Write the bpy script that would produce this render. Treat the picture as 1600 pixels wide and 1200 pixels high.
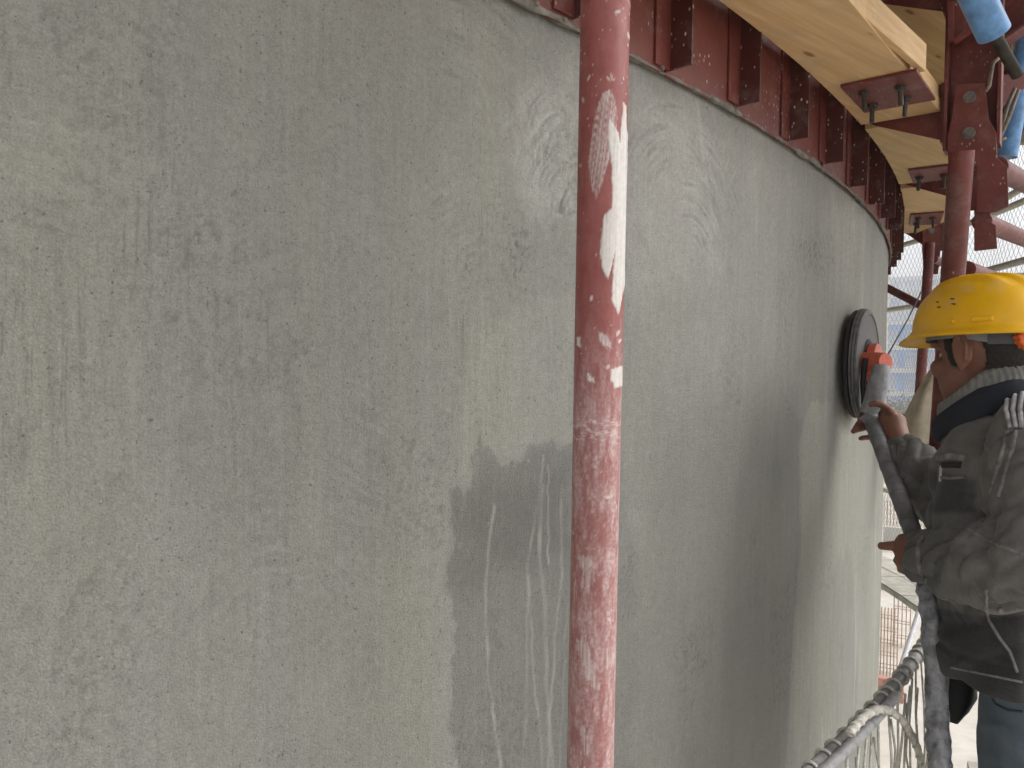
import bpy, bmesh, math, random
import numpy as np
from mathutils import Vector, Matrix
from mathutils.bvhtree import BVHTree
random.seed(7); rng = np.random.default_rng(7)
S = bpy.context.scene
COL = S.collection
for o in list(bpy.data.objects): bpy.data.objects.remove(o)

# ------------------------------------------------------------------ camera
FPX = 1200.0                      # focal length in photo pixels (1600 wide)
D0 = 0.8                          # camera to wall
R = 8.494 * D0                    # wall radius
H = 0.617 * D0                    # joint above the camera
YAW, PITCH, ROLL = 0.65536, -0.01212, 0.01698
ZC = 1.52                         # camera above the walkway
CY = R + D0
CAM = np.array([0, 0, ZC])
F_ = np.array([math.sin(YAW)*math.cos(PITCH), math.cos(YAW)*math.cos(PITCH), math.sin(PITCH)])
R0_ = np.array([math.cos(YAW), -math.sin(YAW), 0.0]); U0_ = np.cross(R0_, F_)
RT = math.cos(ROLL)*R0_ + math.sin(ROLL)*U0_
UP = -math.sin(ROLL)*R0_ + math.cos(ROLL)*U0_
cd = bpy.data.cameras.new('camera'); cam = bpy.data.objects.new('camera', cd); COL.objects.link(cam)
cd.sensor_width = 36; cd.lens = 36*FPX/1600; cd.clip_start = 0.02; cd.clip_end = 3000
cam.matrix_world = Matrix(((RT[0], UP[0], -F_[0], CAM[0]), (RT[1], UP[1], -F_[1], CAM[1]), (RT[2], UP[2], -F_[2], CAM[2]), (0, 0, 0, 1)))
S.camera = cam
S.render.resolution_x, S.render.resolution_y = 1024, 768

# ------------------------------------------------------------------ light
SUN_EL, SUN_AZ = math.radians(48), math.radians(128)    # azimuth from +y towards +x
w = bpy.data.worlds.new('World'); S.world = w; w.use_nodes = True
nt = w.node_tree; nt.nodes.clear()
sky = nt.nodes.new('ShaderNodeTexSky'); sky.sky_type = 'NISHITA'; sky.sun_disc = False
sky.sun_elevation = SUN_EL; sky.sun_rotation = SUN_AZ
sky.air_density = 1.0; sky.dust_density = 5.0; sky.ozone_density = 1.0; sky.altitude = 0
hs = nt.nodes.new('ShaderNodeHueSaturation'); hs.inputs['Saturation'].default_value = 0.16
bg = nt.nodes.new('ShaderNodeBackground'); bg.inputs['Strength'].default_value = 0.15
wo = nt.nodes.new('ShaderNodeOutputWorld')
nt.links.new(sky.outputs[0], hs.inputs['Color']); nt.links.new(hs.outputs[0], bg.inputs[0]); nt.links.new(bg.outputs[0], wo.inputs[0])
sd = bpy.data.lights.new('sun', 'SUN'); sd.energy = 1.0; sd.angle = math.radians(60); sd.color = (1.0, 0.97, 0.93)
sun = bpy.data.objects.new('sun', sd); COL.objects.link(sun)
sdir = Vector((math.sin(SUN_AZ)*math.cos(SUN_EL), math.cos(SUN_AZ)*math.cos(SUN_EL), math.sin(SUN_EL)))
sun.rotation_euler = sdir.to_track_quat('Z', 'Y').to_euler(); sun.location = (20, -20, 30)
S.view_settings.view_transform = 'Standard'; S.view_settings.look = 'None'
S.view_settings.gamma = 1; S.view_settings.use_curve_mapping = False
S.view_settings.exposure = 0.85
S.cycles.max_bounces = 5; S.cycles.diffuse_bounces = 3; S.cycles.glossy_bounces = 2; S.cycles.volume_bounces = 0; S.cycles.transmission_bounces = 1

# ------------------------------------------------------------------ pixel helpers (photo pixels, 1600x1200)
def ray(x, y): return (x-800)/FPX*RT - (y-600)/FPX*UP + F_
def at(x, y, t): return CAM + ray(x, y)*t
def cyl(x, y, r):
    d = ray(x, y); a = d[0]**2+d[1]**2; b = -2*d[1]*CY; c = CY*CY-r*r; q = max(b*b-4*a*c, 0)
    return CAM + d*((-b-math.sqrt(q))/2/a)
def rp(r, deg, z):                # cylinder coordinates round the tower; z above the camera
    a = math.radians(deg); return np.array([r*math.sin(a), CY-r*math.cos(a), z+ZC])
def er(deg): a = math.radians(deg); return np.array([math.sin(a), -math.cos(a), 0.0])
def et(deg): a = math.radians(deg); return np.array([math.cos(a), math.sin(a), 0.0])
EZ = np.array([0, 0, 1.0])

# ------------------------------------------------------------------ numpy noise
def _h(i, j, k, seed):
    i = i.astype(np.uint32); j = j.astype(np.uint32); k = k.astype(np.uint32)
    n = i*np.uint32(374761393) + j*np.uint32(668265263) + k*np.uint32(2147483647) + np.uint32((seed*974711) & 0xffffffff)
    n = (n ^ (n >> np.uint32(13)))*np.uint32(1274126177); n = n ^ (n >> np.uint32(16))
    return (n & np.uint32(0xffffff)).astype(np.float32)/16777215.0
def noise(x, y, z=None, seed=0):   # value noise, -1..1
    x = np.asarray(x, np.float32); y = np.asarray(y, np.float32)
    fx, fy = np.floor(x), np.floor(y); ux, uy = x-fx, y-fy
    ux = ux*ux*ux*(ux*(ux*6-15)+10); uy = uy*uy*uy*(uy*(uy*6-15)+10)
    i, j = fx.astype(np.int64)+100000, fy.astype(np.int64)+100000
    if z is None:
        k = np.zeros_like(i)
        a = _h(i, j, k, seed); b = _h(i+1, j, k, seed); c = _h(i, j+1, k, seed); d = _h(i+1, j+1, k, seed)
        return ((a*(1-ux)+b*ux)*(1-uy)+(c*(1-ux)+d*ux)*uy)*2-1
    z = np.asarray(z, np.float32); fz = np.floor(z); uz = z-fz; uz = uz*uz*(3-2*uz); k = fz.astype(np.int64)+100000
    r = 0
    for dk, wk in ((0, 1-uz), (1, uz)):
        a = _h(i, j, k+dk, seed); b = _h(i+1, j, k+dk, seed); c = _h(i, j+1, k+dk, seed); d = _h(i+1, j+1, k+dk, seed)
        r = r + ((a*(1-ux)+b*ux)*(1-uy)+(c*(1-ux)+d*ux)*uy)*wk
    return r*2-1
def fbm(x, y, z=None, o=4, seed=0, g=0.5):
    r = 0; a = 1; s = 0
    for k in range(o):
        m = 2.03**k
        r = r + a*noise(x*m, y*m, None if z is None else z*m, seed+k*17); s += a; a *= g
    return r/s
def sstep(a, b, x): t = np.clip((x-a)/(b-a), 0, 1); return t*t*(3-2*t)
def poly_sd(px, py, pts):         # signed distance, positive inside
    d = np.full(px.shape, 1e9, np.float32); ins = np.zeros(px.shape, bool)
    n = len(pts)
    for i in range(n):
        ax, ay = pts[i]; bx, by = pts[(i+1) % n]
        ex, ey = bx-ax, by-ay; wx, wy = px-ax, py-ay
        t = np.clip((wx*ex+wy*ey)/(ex*ex+ey*ey+1e-12), 0, 1)
        d = np.minimum(d, (wx-ex*t)**2+(wy-ey*t)**2)
        if ay != by: ins ^= ((ay > py) != (by > py)) & (px < (bx-ax)*(py-ay)/(by-ay)+ax)
    return np.where(ins, 1, -1)*np.sqrt(d)
def line_d(px, py, pts):
    d = np.full(px.shape, 1e9, np.float32)
    for (ax, ay), (bx, by) in zip(pts[:-1], pts[1:]):
        ex, ey = bx-ax, by-ay; wx, wy = px-ax, py-ay
        t = np.clip((wx*ex+wy*ey)/(ex*ex+ey*ey+1e-12), 0, 1)
        d = np.minimum(d, (wx-ex*t)**2+(wy-ey*t)**2)
    return np.sqrt(d)

# ------------------------------------------------------------------ mesh helpers
def nrm(v): v = np.asarray(v, float); return v/(np.linalg.norm(v)+1e-12)
class MB:
    def __init__(s): s.v = []; s.f = []
    def add(s, v, f):
        o = len(s.v); s.v += [tuple(map(float, p)) for p in v]; s.f += [tuple(i+o for i in q) for q in f]; return s
    def tube(s, pts, rad, n=12, cap=True, flat=1.0, up=None):
        pts = [np.asarray(p, float) for p in pts]; m = len(pts)
        if np.isscalar(rad): rad = [rad]*m
        t0 = nrm(pts[1]-pts[0]); u = np.array(up, float) if up is not None else (np.array([0, 0, 1.0]) if abs(t0[2]) < .9 else np.array([1.0, 0, 0]))
        v = []; f = []
        for i in range(m):
            t = nrm(pts[min(i+1, m-1)]-pts[max(i-1, 0)])
            u = nrm(u-t*(u@t)); b = np.cross(t, u)
            for k in range(n):
                a = 2*math.pi*k/n; v.append(pts[i]+rad[i]*(math.cos(a)*u*flat+math.sin(a)*b))
        for i in range(m-1):
            for k in range(n):
                f.append((i*n+k, i*n+(k+1) % n, (i+1)*n+(k+1) % n, (i+1)*n+k))
        if cap: f.append(tuple(range(n))[::-1]); f.append(tuple((m-1)*n+k for k in range(n)))
        return s.add(v, f)
    def box(s, c, ax, ay, az):     # centre and three half-axis vectors
        c, ax, ay, az = map(lambda q: np.asarray(q, float), (c, ax, ay, az))
        v = [c+i*ax+j*ay+k*az for i in (-1, 1) for j in (-1, 1) for k in (-1, 1)]
        f = [(0, 1, 3, 2), (4, 6, 7, 5), (0, 4, 5, 1), (2, 3, 7, 6), (0, 2, 6, 4), (1, 5, 7, 3)]
        return s.add(v, f)
    def prism(s, pts, d):          # polygon pushed along d
        pts = [np.asarray(p, float) for p in pts]; d = np.asarray(d, float); n = len(pts)
        v = pts+[p+d for p in pts]
        f = [tuple(range(n)), tuple(range(2*n-1, n-1, -1))]+[(i, i+n, (i+1) % n+n, (i+1) % n) for i in range(n)]
        return s.add(v, f)
    def ell(s, c, ax, ay, az, nu=20, nv=12):
        c, ax, ay, az = map(lambda q: np.asarray(q, float), (c, ax, ay, az)); v = [c+az]; f = []
        for j in range(1, nv):
            p = math.pi*j/nv
            for i in range(nu):
                a = 2*math.pi*i/nu; v.append(c+math.sin(p)*(math.cos(a)*ax+math.sin(a)*ay)+math.cos(p)*az)
        v.append(c-az); L = len(v)-1
        for i in range(nu):
            f.append((0, 1+i, 1+(i+1) % nu)); f.append((L, L-nu+(i+1) % nu, L-nu+i))
            for j in range(nv-2): f.append((1+j*nu+i, 1+(j+1)*nu+i, 1+(j+1)*nu+(i+1) % nu, 1+j*nu+(i+1) % nu))
        return s.add(v, f)
    def loft(s, rings, cap=True):
        n = len(rings[0]); v = [p for r in rings for p in r]; f = []
        for i in range(len(rings)-1):
            for k in range(n): f.append((i*n+k, i*n+(k+1) % n, (i+1)*n+(k+1) % n, (i+1)*n+k))
        if cap: f.append(tuple(range(n))[::-1]); f.append(tuple((len(rings)-1)*n+k for k in range(n)))
        return s.add(v, f)
    def mesh(s, name):
        m = bpy.data.meshes.new(name); m.from_pydata(s.v, [], s.f); m.update()
        bm = bmesh.new(); bm.from_mesh(m); bmesh.ops.recalc_face_normals(bm, faces=bm.faces); bm.to_mesh(m); bm.free()
        return m
WLOC = {}
def place(o, parent):
    COL.objects.link(o)
    if parent is not None:
        o.parent = parent
        if not o.matrix_basis.is_identity or True:
            p = WLOC.get(parent.name, Vector((0, 0, 0)))
            o.location = o.location-p
            WLOC[o.name] = p+o.location if False else WLOC.get(o.name, Vector((0, 0, 0)))
def empty(name, loc, label, cat, group=None):
    o = bpy.data.objects.new(name, None); COL.objects.link(o); o.location = tuple(map(float, loc)); o.empty_display_size = .1
    WLOC[o.name] = Vector(tuple(map(float, loc))); tag(o, label, cat, group); return o
def tag(o, label=None, cat=None, group=None, kind=None):
    if label: o['label'] = label
    if cat: o['category'] = cat
    if group: o['group'] = group
    if kind: o['kind'] = kind
    return o
def obj(name, mb, mat, parent=None, smooth=None, bevel=0, matrix=None):
    me = mb if isinstance(mb, bpy.types.Mesh) else mb.mesh(name)
    if mat is not None and not me.materials: me.materials.append(mat)
    if smooth is not None: 
        me.polygons.foreach_set('use_smooth', [True]*len(me.polygons))
        if smooth < 179:
            try: me.set_sharp_from_angle(angle=math.radians(smooth))
            except Exception: pass
    o = bpy.data.objects.new(name, me)
    if matrix is not None: o.matrix_basis = matrix
    place(o, parent)
    if bevel:
        b = o.modifiers.new('bevel', 'BEVEL'); b.width = bevel; b.segments = 2; b.limit_method = 'ANGLE'; b.angle_limit = math.radians(40)
    return o
def frame(c, x, y, z): return Matrix(((x[0], y[0], z[0], c[0]), (x[1], y[1], z[1], c[1]), (x[2], y[2], z[2], c[2]), (0, 0, 0, 1)))

# ------------------------------------------------------------------ materials
class NT:
    def __init__(s, name):
        s.m = bpy.data.materials.new(name); s.m.use_nodes = True; s.t = s.m.node_tree; s.t.nodes.clear()
        s.out = s.n('ShaderNodeOutputMaterial'); s.b = s.n('ShaderNodeBsdfPrincipled'); s.l(s.b.outputs[0], s.out.inputs[0])
    def n(s, t, **k):
        q = s.t.nodes.new(t)
        for a, b in k.items(): setattr(q, a, b)
        return q
    def l(s, a, b): s.t.links.new(a, b)
    def val(s, x):
        q = s.n('ShaderNodeValue'); q.outputs[0].default_value = x; return q.outputs[0]
    def co(s, scale=(1, 1, 1), rot=(0, 0, 0)):
        t = s.n('ShaderNodeTexCoord'); m = s.n('ShaderNodeMapping'); m.inputs['Scale'].default_value = scale; m.inputs['Rotation'].default_value = rot
        s.l(t.outputs['Object'], m.inputs[0]); return m.outputs[0]
    def noise(s, sc, det=4, ro=.55, co=None, dist=0):
        q = s.n('ShaderNodeTexNoise'); q.inputs['Scale'].default_value = sc; q.inputs['Detail'].default_value = det; q.inputs['Roughness'].default_value = ro; q.inputs['Distortion'].default_value = dist
        s.l(co if co is not None else s.co(), q.inputs['Vector']); return q.outputs['Fac']
    def ramp(s, x, a, b, lo=0., hi=1.):
        q = s.n('ShaderNodeMapRange'); q.inputs[1].default_value = a; q.inputs[2].default_value = b; q.inputs[3].default_value = lo; q.inputs[4].default_value = hi
        s.l(x, q.inputs[0]); return q.outputs[0]
    def math(s, op, a, b):
        q = s.n('ShaderNodeMath', operation=op)
        for i, x in enumerate((a, b)):
            if isinstance(x, (int, float)): q.inputs[i].default_value = x
            else: s.l(x, q.inputs[i])
        return q.outputs[0]
    def attr(s, name): q = s.n('ShaderNodeAttribute'); q.attribute_name = name; return q.outputs['Fac']
    def mix(s, fac, a, b, mode='MIX'):
        q = s.n('ShaderNodeMix', data_type='RGBA', blend_type=mode)
        if isinstance(fac, (int, float)): q.inputs[0].default_value = fac
        else: s.l(fac, q.inputs[0])
        for i, x in ((6, a), (7, b)):
            if isinstance(x, tuple): q.inputs[i].default_value = (*x[:3], 1)
            else: s.l(x, q.inputs[i])
        return q.outputs[2]
    def color(s, x):
        if isinstance(x, tuple): s.b.inputs['Base Color'].default_value = (*x[:3], 1)
        else: s.l(x, s.b.inputs['Base Color'])
    def rough(s, x):
        if isinstance(x, (int, float)): s.b.inputs['Roughness'].default_value = x
        else: s.l(x, s.b.inputs['Roughness'])
    def bump(s, h, dist=.001, st=1., chain=None):
        q = s.n('ShaderNodeBump'); q.inputs['Strength'].default_value = st; q.inputs['Distance'].default_value = dist
        s.l(h, q.inputs['Height'])
        if chain is not None: s.l(chain, q.inputs['Normal'])
        s.l(q.outputs[0], s.b.inputs['Normal']); return q.outputs[0]
def lin(r, g, b):
    return tuple(((c/255+.055)/1.055)**2.4 if c > 10 else c/255/12.92 for c in (r, g, b))

def mat_red(name='red_paint', speck=.5, dust=.35, base=(.165, .034, .032), mk=(.46, .62)):
    m = NT(name)
    big = m.noise(6, 5); fine = m.noise(60, 4)
    c = m.mix(m.ramp(big, .35, .7), base, tuple(x*.62 for x in base))
    c = m.mix(m.math('MULTIPLY', m.ramp(fine, .45, .75), .5), c, (base[0]*1.25, base[1]*1.7, base[2]*1.7))
    d = m.noise(14, 6, .7); c = m.mix(m.ramp(d, .52, .75, 0, dust), c, (.30, .26, .235))          # cement dust
    v = m.n('ShaderNodeTexVoronoi'); v.inputs['Scale'].default_value = 95; m.l(m.co((1, 1, .55)), v.inputs['Vector'])
    sp = m.math('MULTIPLY', m.ramp(v.outputs['Distance'], .20, .12), m.ramp(m.noise(9, 3), *mk))
    c = m.mix(m.math('MULTIPLY', sp, speck), c, (.58, .55, .50))
    ru = m.noise(23, 5, .6); c = m.mix(m.ramp(ru, .63, .74, 0, .6), c, (.09, .034, .018))
    m.color(c); m.rough(m.ramp(fine, .3, .7, .42, .62))
    m.bump(m.math('ADD', m.noise(45, 4), m.math('MULTIPLY', sp, 1.2)), .0009, .7)
    return m.m
def mat_simple(name, col, rough=.6, var=.25, sc=30, bump=.0006, bsc=120, metal=0):
    m = NT(name); n = m.noise(sc, 5)
    m.color(m.mix(m.ramp(n, .3, .7), tuple(c*(1-var) for c in col), tuple(min(1, c*(1+var)) for c in col)))
    m.rough(m.ramp(n, .3, .7, max(.05, rough-.08), min(1, rough+.08))); m.b.inputs['Metallic'].default_value = metal
    if bump: m.bump(m.noise(bsc, 4), bump, .6)
    return m.m
def mat_wood(name, axis_deg, col=(.56, .37, .17)):
    m = NT(name); rot = (0, 0, math.radians(-axis_deg))
    g = m.noise(1, 6, .6, m.co((3, 55, 90), rot), .6)
    g2 = m.noise(1, 5, .6, m.co((1.2, 14, 30), rot), 1.2)
    c = m.mix(m.ramp(g, .3, .72), col, tuple(x*f for x, f in zip(col, (.74, .66, .55))))
    c = m.mix(m.ramp(g2, .5, .75, 0, .55), c, tuple(x*f for x, f in zip(col, (.62, .52, .42))))
    v = m.n('ShaderNodeTexVoronoi'); v.inputs['Scale'].default_value = 1; m.l(m.co((5, 16, 16), rot), v.inputs['Vector'])
    c = m.mix(m.ramp(v.outputs['Distance'], .13, .07, 0, .75), c, (.12, .06, .025))                    # knots
    c = m.mix(m.ramp(m.noise(8, 5, .65), .52, .75, 0, .55), c, (.40, .34, .25)); c = m.mix(m.ramp(m.noise(60, 4, .7), .62, .72, 0, .5), c, (.42, .39, .34))
    m.color(c); m.rough(.7); m.bump(g, .0008, .6); return m.m

M = {}
M['red'] = mat_red(base=(.175, .037, .029)); M['red_form'] = mat_red('formwork_paint', .8, .4, (.175, .040, .030)); M['red_pole'] = mat_red('pole_paint', .55, .4, (.185, .040, .034)); M['red_stiff_shaded'] = mat_red('crusted_shaded_bar_paint', 1.0, .45, (.085, .020, .016), (.34, .5))  # last one: cement specks over a base darkened for the bar's shaded leg
M['steel'] = mat_simple('bare_steel', (.22, .205, .19), .45, .4, 60, metal=.6)
M['rust'] = mat_simple('dark_steel', (.055, .045, .036), .6, .5, 50)
M['crust'] = mat_simple('cement_crust', (.19, .18, .155), .85, .4, 60, .003, 140)
M['blue'] = mat_simple('blue_paint', (.13, .30, .58), .4, .3, 40, .0006, 90)
M['wire'] = mat_simple('tie_wire', (.20, .16, .12), .6, .4, 80)
M['rope'] = mat_simple('white_rope', (.66, .64, .57), .9, .3, 90, .002, 260)
M['ropedirty'] = mat_simple('dusty_rope', (.55, .52, .46), .9, .4, 60, .002, 260)
M['galv'] = mat_simple('grey_tube', (.27, .27, .265), .5, .35, 50)
M['bar'] = mat_simple('ribbed_bar', (.40, .40, .40), .5, .3, 60)
M['rubber'] = mat_simple('black_rubber', (.018, .018, .018), .6, .4, 90)
M['discgrey'] = mat_simple('grey_disc', (.115, .115, .112), .55, .35, 45)
M['orange'] = mat_simple('coral_plastic', (.62, .13, .075), .45, .2, 40)
M['tape'] = mat_simple('silver_tape', (.30, .31, .33), .38, .35, 38, .004, 55)
M['pole'] = mat_simple('dusty_grey_pole', (.19, .195, .205), .55, .35, 28, .002, 60)
M['plastic_wrap'] = mat_simple('grey_plastic_film', (.27, .275, .295), .28, .5, 45, .010, 42)
m = NT('scuffed_yellow_shell'); n = m.noise(18, 6, .65); sc_ = m.noise(1, 5, .7, m.co((60, 60, 400)), 1.5)
c = m.mix(m.ramp(n, .3, .7), (.88, .49, .004), (.78, .42, .004)); c = m.mix(m.ramp(n, .56, .78, 0, .38), c, (.62, .56, .42)); c = m.mix(m.ramp(sc_, .66, .72, 0, .35), c, (.40, .30, .10))
m.color(c); m.rough(m.ramp(n, .35, .7, .28, .55)); m.bump(sc_, .0004, .4); M['yellow'] = m.m
M['greyband'] = mat_simple('grey_plastic', (.28, .29, .30), .5, .15)
M['black'] = mat_simple('black_plastic', (.012, .012, .013), .6, .3)
M['slot'] = mat_simple('dark_opening', (.02, .015, .004), .8, .2)
M['knob'] = mat_simple('orange_plastic', (.85, .17, .03), .4, .1)
M['hair'] = mat_simple('dark_hair', (.016, .012, .010), .6, .5, 120, .003, 500)
M['white'] = mat_simple('white_plastic', (.62, .62, .66), .5, .12)
M['cream'] = mat_simple('cream_tube', (.52, .50, .44), .6, .2)
M['sack'] = mat_simple('beige_cloth', (.40, .35, .26), .9, .3, 14, .003, 80)
M['net'] = mat_simple('pale_net', (.26, .27, .27), .8, .2, bump=0)
M['planks'] = mat_simple('grey_planks', (.30, .25, .18), .85, .3, 6)

# ------------------------------------------------------------------ concrete tower
def wall_s_z(x, y): p = cyl(x, y, R); return R*math.atan2(p[0], CY-p[1]), p[2]-ZC
def build_wall():
    a = [-7.0]
    deg = math.pi/180
    ph = list(np.arange(-60, -2, 2.0)*deg)+list(np.arange(-1.6*deg*R, 8.6*deg*R, .0028)/R)+list(np.arange(8.6*deg*R, 16*deg*R, .0038)/R)+list(np.arange(16*deg*R, 27*deg*R, .007)/R)+list(np.arange(27, 300, 3.0)*deg)
    zz = list(np.arange(-9.0, -1.5, .5))+list(np.arange(-1.45, -.72, .006))+list(np.arange(-.72, H+.012, .0030))+[H+.05, H+.3, H+1.2]
    ph = np.array(ph, np.float32); zz = np.array(zz, np.float32)
    nu, nv = len(ph), len(zz)
    P, Z = np.meshgrid(ph, zz); s = (P*R).ravel().astype(np.float32); z = Z.ravel().astype(np.float32)
    act = (s > -.4) & (s < R*27.5*deg) & (z > -1.6)
    idx = np.nonzero(act)[0]; sa, za = s[idx], z[idx]
    tone = np.zeros_like(sa); warm = np.zeros_like(sa); hgt = np.zeros_like(sa); wet = np.zeros_like(sa); lime = np.zeros_like(sa)
    sw_ = sa+.006*noise(sa*60, za*60, seed=1)+.003*noise(sa*140, za*140, seed=4); zw_ = za+.006*noise(sa*60+9, za*60, seed=2)+.003*noise(sa*140, za*140+7, seed=6)
    W = lambda pts: [wall_s_z(*p) for p in pts]
    n1 = fbm(sa*26, za*26, o=4, seed=3); n2 = fbm(sa*90, za*40, o=3, seed=5); streak = fbm(sa*70, za*3.2, o=4, seed=8)
    big = fbm(sa*2.2, za*1.6, o=3, seed=11); mid = fbm(sa*7, za*4, o=3, seed=12)
    tone += .07*big+.05*mid
    warm += .5*fbm(sa*3.1, za*1.7, o=3, seed=21)
    # broad vertical bands of the float
    bands = fbm(sa*9, za*.7+4, o=3, seed=31); tone += .075*bands; warm += 1.1*fbm(sa*10, za*.9, o=2, seed=33)+.7*fbm(sa*24, za*2.0, o=2, seed=35)
    def patch(pts, dt, dw=0, soft=.006, rag=.012, wt=0, lm=0, fade=None, streaky=0, h=0):
        nonlocal tone, warm, wet, lime, hgt
        d = poly_sd(sa, za, W(pts))+rag*(n1+.6*n2)+streaky*streak
        m = sstep(-soft, soft, d)
        if fade: m = m*sstep(fade[0], fade[1], za)
        tone += dt*m; warm += dw*m; wet += wt*m; lime += lm*m; hgt += h*m
    # freshly wetted, dark patch with a ragged upper edge, behind the near pole
    patch([(714,1230),(708,1120),(712,1010),(701,960),(703,890),(716,850),(704,800),(699,766),(716,752),(724,768),(738,772),(745,748),(743,690),(748,658),(754,690),(762,704),(775,716),(782,734),(798,722),(806,734),(822,730),(830,698),(845,700),(858,688),(880,700),(893,690),(930,690),(930,1230)], -.29, -.5, .003, .011, .5)
    patch([(925,700),(960,720),(990,850),(1000,950),(985,1230),(925,1230)], -.16, -.3, .03, .02, .4)
    patch([(715,775),(890,720),(890,860),(715,920)], -.15, -.1, .03, .02, 0)
    # dry lighter coat above it
    patch([(735,520),(830,470),(895,455),(893,690),(830,698),(790,728),(752,700),(748,655),(740,758),(716,752),(722,650)], .09, .55, .008, .008)
    patch([(640,150),(900,120),(900,470),(760,500),(650,420)], .05, .15, .10, .04)
    patch([(470,300),(640,260),(650,720),(500,760)], .03, -.5, .08, .04)
    # upper pale field right of the pole
    patch([(985,105),(1110,165),(1120,420),(985,480)], .20, -.3, .07, .05); patch([(1100,165),(1330,330),(1340,640),(1000,600),(985,300)], .10, -.2, .10, .04)
    patch([(1100,170),(1230,250),(1260,640),(1100,600)], .08, -.1, .09, .05)
    patch([(805,160),(900,110),(900,345),(818,350)], .24, -.3, .03, .03); patch([(985,130),(1090,170),(1105,400),(985,420)], .10, -.2, .04, .04)
    # damp, smooth field that ends at a sharp edge
    patch([(1000,520),(1130,500),(1253,520),(1250,700),(1247,850),(1236,1000),(1224,1230),(985,1230),(1000,950)], -.09, -.2, .035, .02, .35, fade=(.10, -.22))
    patch([(1190,560),(1252,560),(1250,850),(1238,1000),(1225,1230),(1120,1230),(1140,800)], -.10, -.2, .02, .010, .25, fade=(.06, -.22))
    # pale brown, older stripe
    patch([(1250,700),(1256,660),(1268,630),(1384,600),(1380,1000),(1372,1230),(1226,1230),(1237,1000),(1250,850)], .19, .75, .003, .007, streaky=.012)
    patch([(1300,900),(1330,850),(1340,1230),(1290,1230)], -.16, -.4, .015, .01, .1, streaky=.08)
    patch([(1340,860),(1362,860),(1360,1230),(1336,1230)], -.07, -.3, .012, .01, streaky=.08)
    patch([(1300,300),(1386,370),(1384,700),(1300,640)], .12, .0, .05, .03); patch([(1330,330),(1350,350),(1348,660),(1322,660)], .05, .6, .03, .02, streaky=.05)
    # dark pitted spots
    for pts in ([(1248,378),(1300,362),(1306,425),(1258,432)], [(878,180),(897,170),(899,330),(880,325)], [(425,520),(475,510),(490,570),(450,600)], [(780,400),(830,330),(835,420),(790,450)], [(270,340),(330,320),(340,400),(280,420)]):
        d = poly_sd(sa, za, W(pts)); q = sstep(-.02, .02, d)
        pit = sstep(.05, .45, fbm(sw_*190, zw_*150, o=3, seed=41)); tone += -.30*q*pit; hgt += -.0012*q*pit+.0006*q*n2
    # light runs of cement milk
    def run(pts, wd, k, seed=0):
        nonlocal lime, hgt
        p = W(pts); jit = .004*noise(sa*0+seed, za*9, seed=seed)+.0016*noise(sa*0+seed, za*55, seed=seed+1)
        wd = wd*(.62 if sa.size and pts[0][0] < 900 else .9); d = line_d(sa+jit, za, p); m = sstep(wd*1.5, wd*.3, d)*(.62+.38*noise(sa*60, za*30, seed=seed+2))
        lime += k*m; hgt += .0005*m
    for i, (pts, wd, k) in enumerate([
        ([(772,790),(762,880),(761,960),(766,1060),(779,1150),(788,1230)], .0042, .75), ([(846,712),(838,800),(824,880),(823,980),(820,1230)], .004, .42),
        ([(826,900),(832,1010),(842,1120),(846,1230)], .004, .5), ([(856,728),(858,800),(859,880)], .0026, .9), ([(848,760),(845,880),(852,960),(857,1090),(862,1230)], .0065, .55),
        ([(874,760),(878,900),(868,1000),(860,1120),(858,1230)], .0045, .5), ([(890,930),(880,1000),(874,1230)], .004, .3), ([(1369,760),(1368,930),(1363,1100)], .012, 1.0), ([(1337,900),(1337,1000),(1334,1100)], .008, .75),
        ([(1283,1125),(1286,1230)], .010, .5), ([(1352,330),(1347,430),(1345,560)], .007, .5), ([(1090,160),(1098,260),(1110,330)], .007, .45), ([(1180,265),(1182,360)], .008, .3), ([(1378,480),(1376,700)], .006, .35)]):
        run(pts, wd, k, 50+i*3)
    d = line_d(sa, za, W([(1345,1000),(1343,1060)])); warm += 3*sstep(.02, .004, d); tone += .12*sstep(.02, .004, d)
    # trowel sweeps: arcs of fine ridges, groove shade and bared sand put into tone
    def sweep(cx, cz, r0, r1, a0, a1, amp, tn, sd):
        nonlocal hgt, tone
        dx, dz = sa-cx, za-cz; rr = np.hypot(dx, dz); an = np.degrees(np.arctan2(dz, dx))
        da = np.abs((an-(a0+a1)/2+180) % 360-180)
        m = sstep(r0-.01, r0+.02, rr)*sstep(r1+.02, r1-.03, rr)*sstep((a1-a0)/2+10, (a1-a0)/2-14, da)
        j = rr+.004*noise(an*.05, rr*8, seed=sd)
        line = noise(j*280, an*.045, seed=sd+1)*.8+noise(j*130, an*.04, seed=sd+2)*.35
        brk = np.clip(.35+1.3*fbm(dx*16, dz*16, o=3, seed=sd+3), 0, 1.2)
        hgt += 1.5*amp*line*m*brk; tone += tn*m+(.26*np.minimum(line, 0)+.13*np.maximum(line, 0))*m*brk*(amp/.0007)
    def sw(px, py, r0, r1, a0, a1, amp=.0006, tn=.03, sd=0): c = wall_s_z(px, py); sweep(c[0], c[1], r0, r1, a0, a1, amp*1.6, tn*1.5, sd)
    sw(925,345,.04,.17,95,185,.0010,.05,101); sw(915,440,.06,.26,85,150,.0007,.03,104); sw(1055,330,.03,.19,20,150,.0010,.03,107); sw(1075,420,.05,.27,30,110,.0007,.02,110)
    sw(1165,330,.03,.15,40,150,.0006,.02,113); sw(30,440,.03,.17,55,130,.0006,.03,116); sw(430,1020,.06,.17,30,150,.00035,.01,119); sw(500,640,.05,.20,100,170,.0003,0,122)
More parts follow.
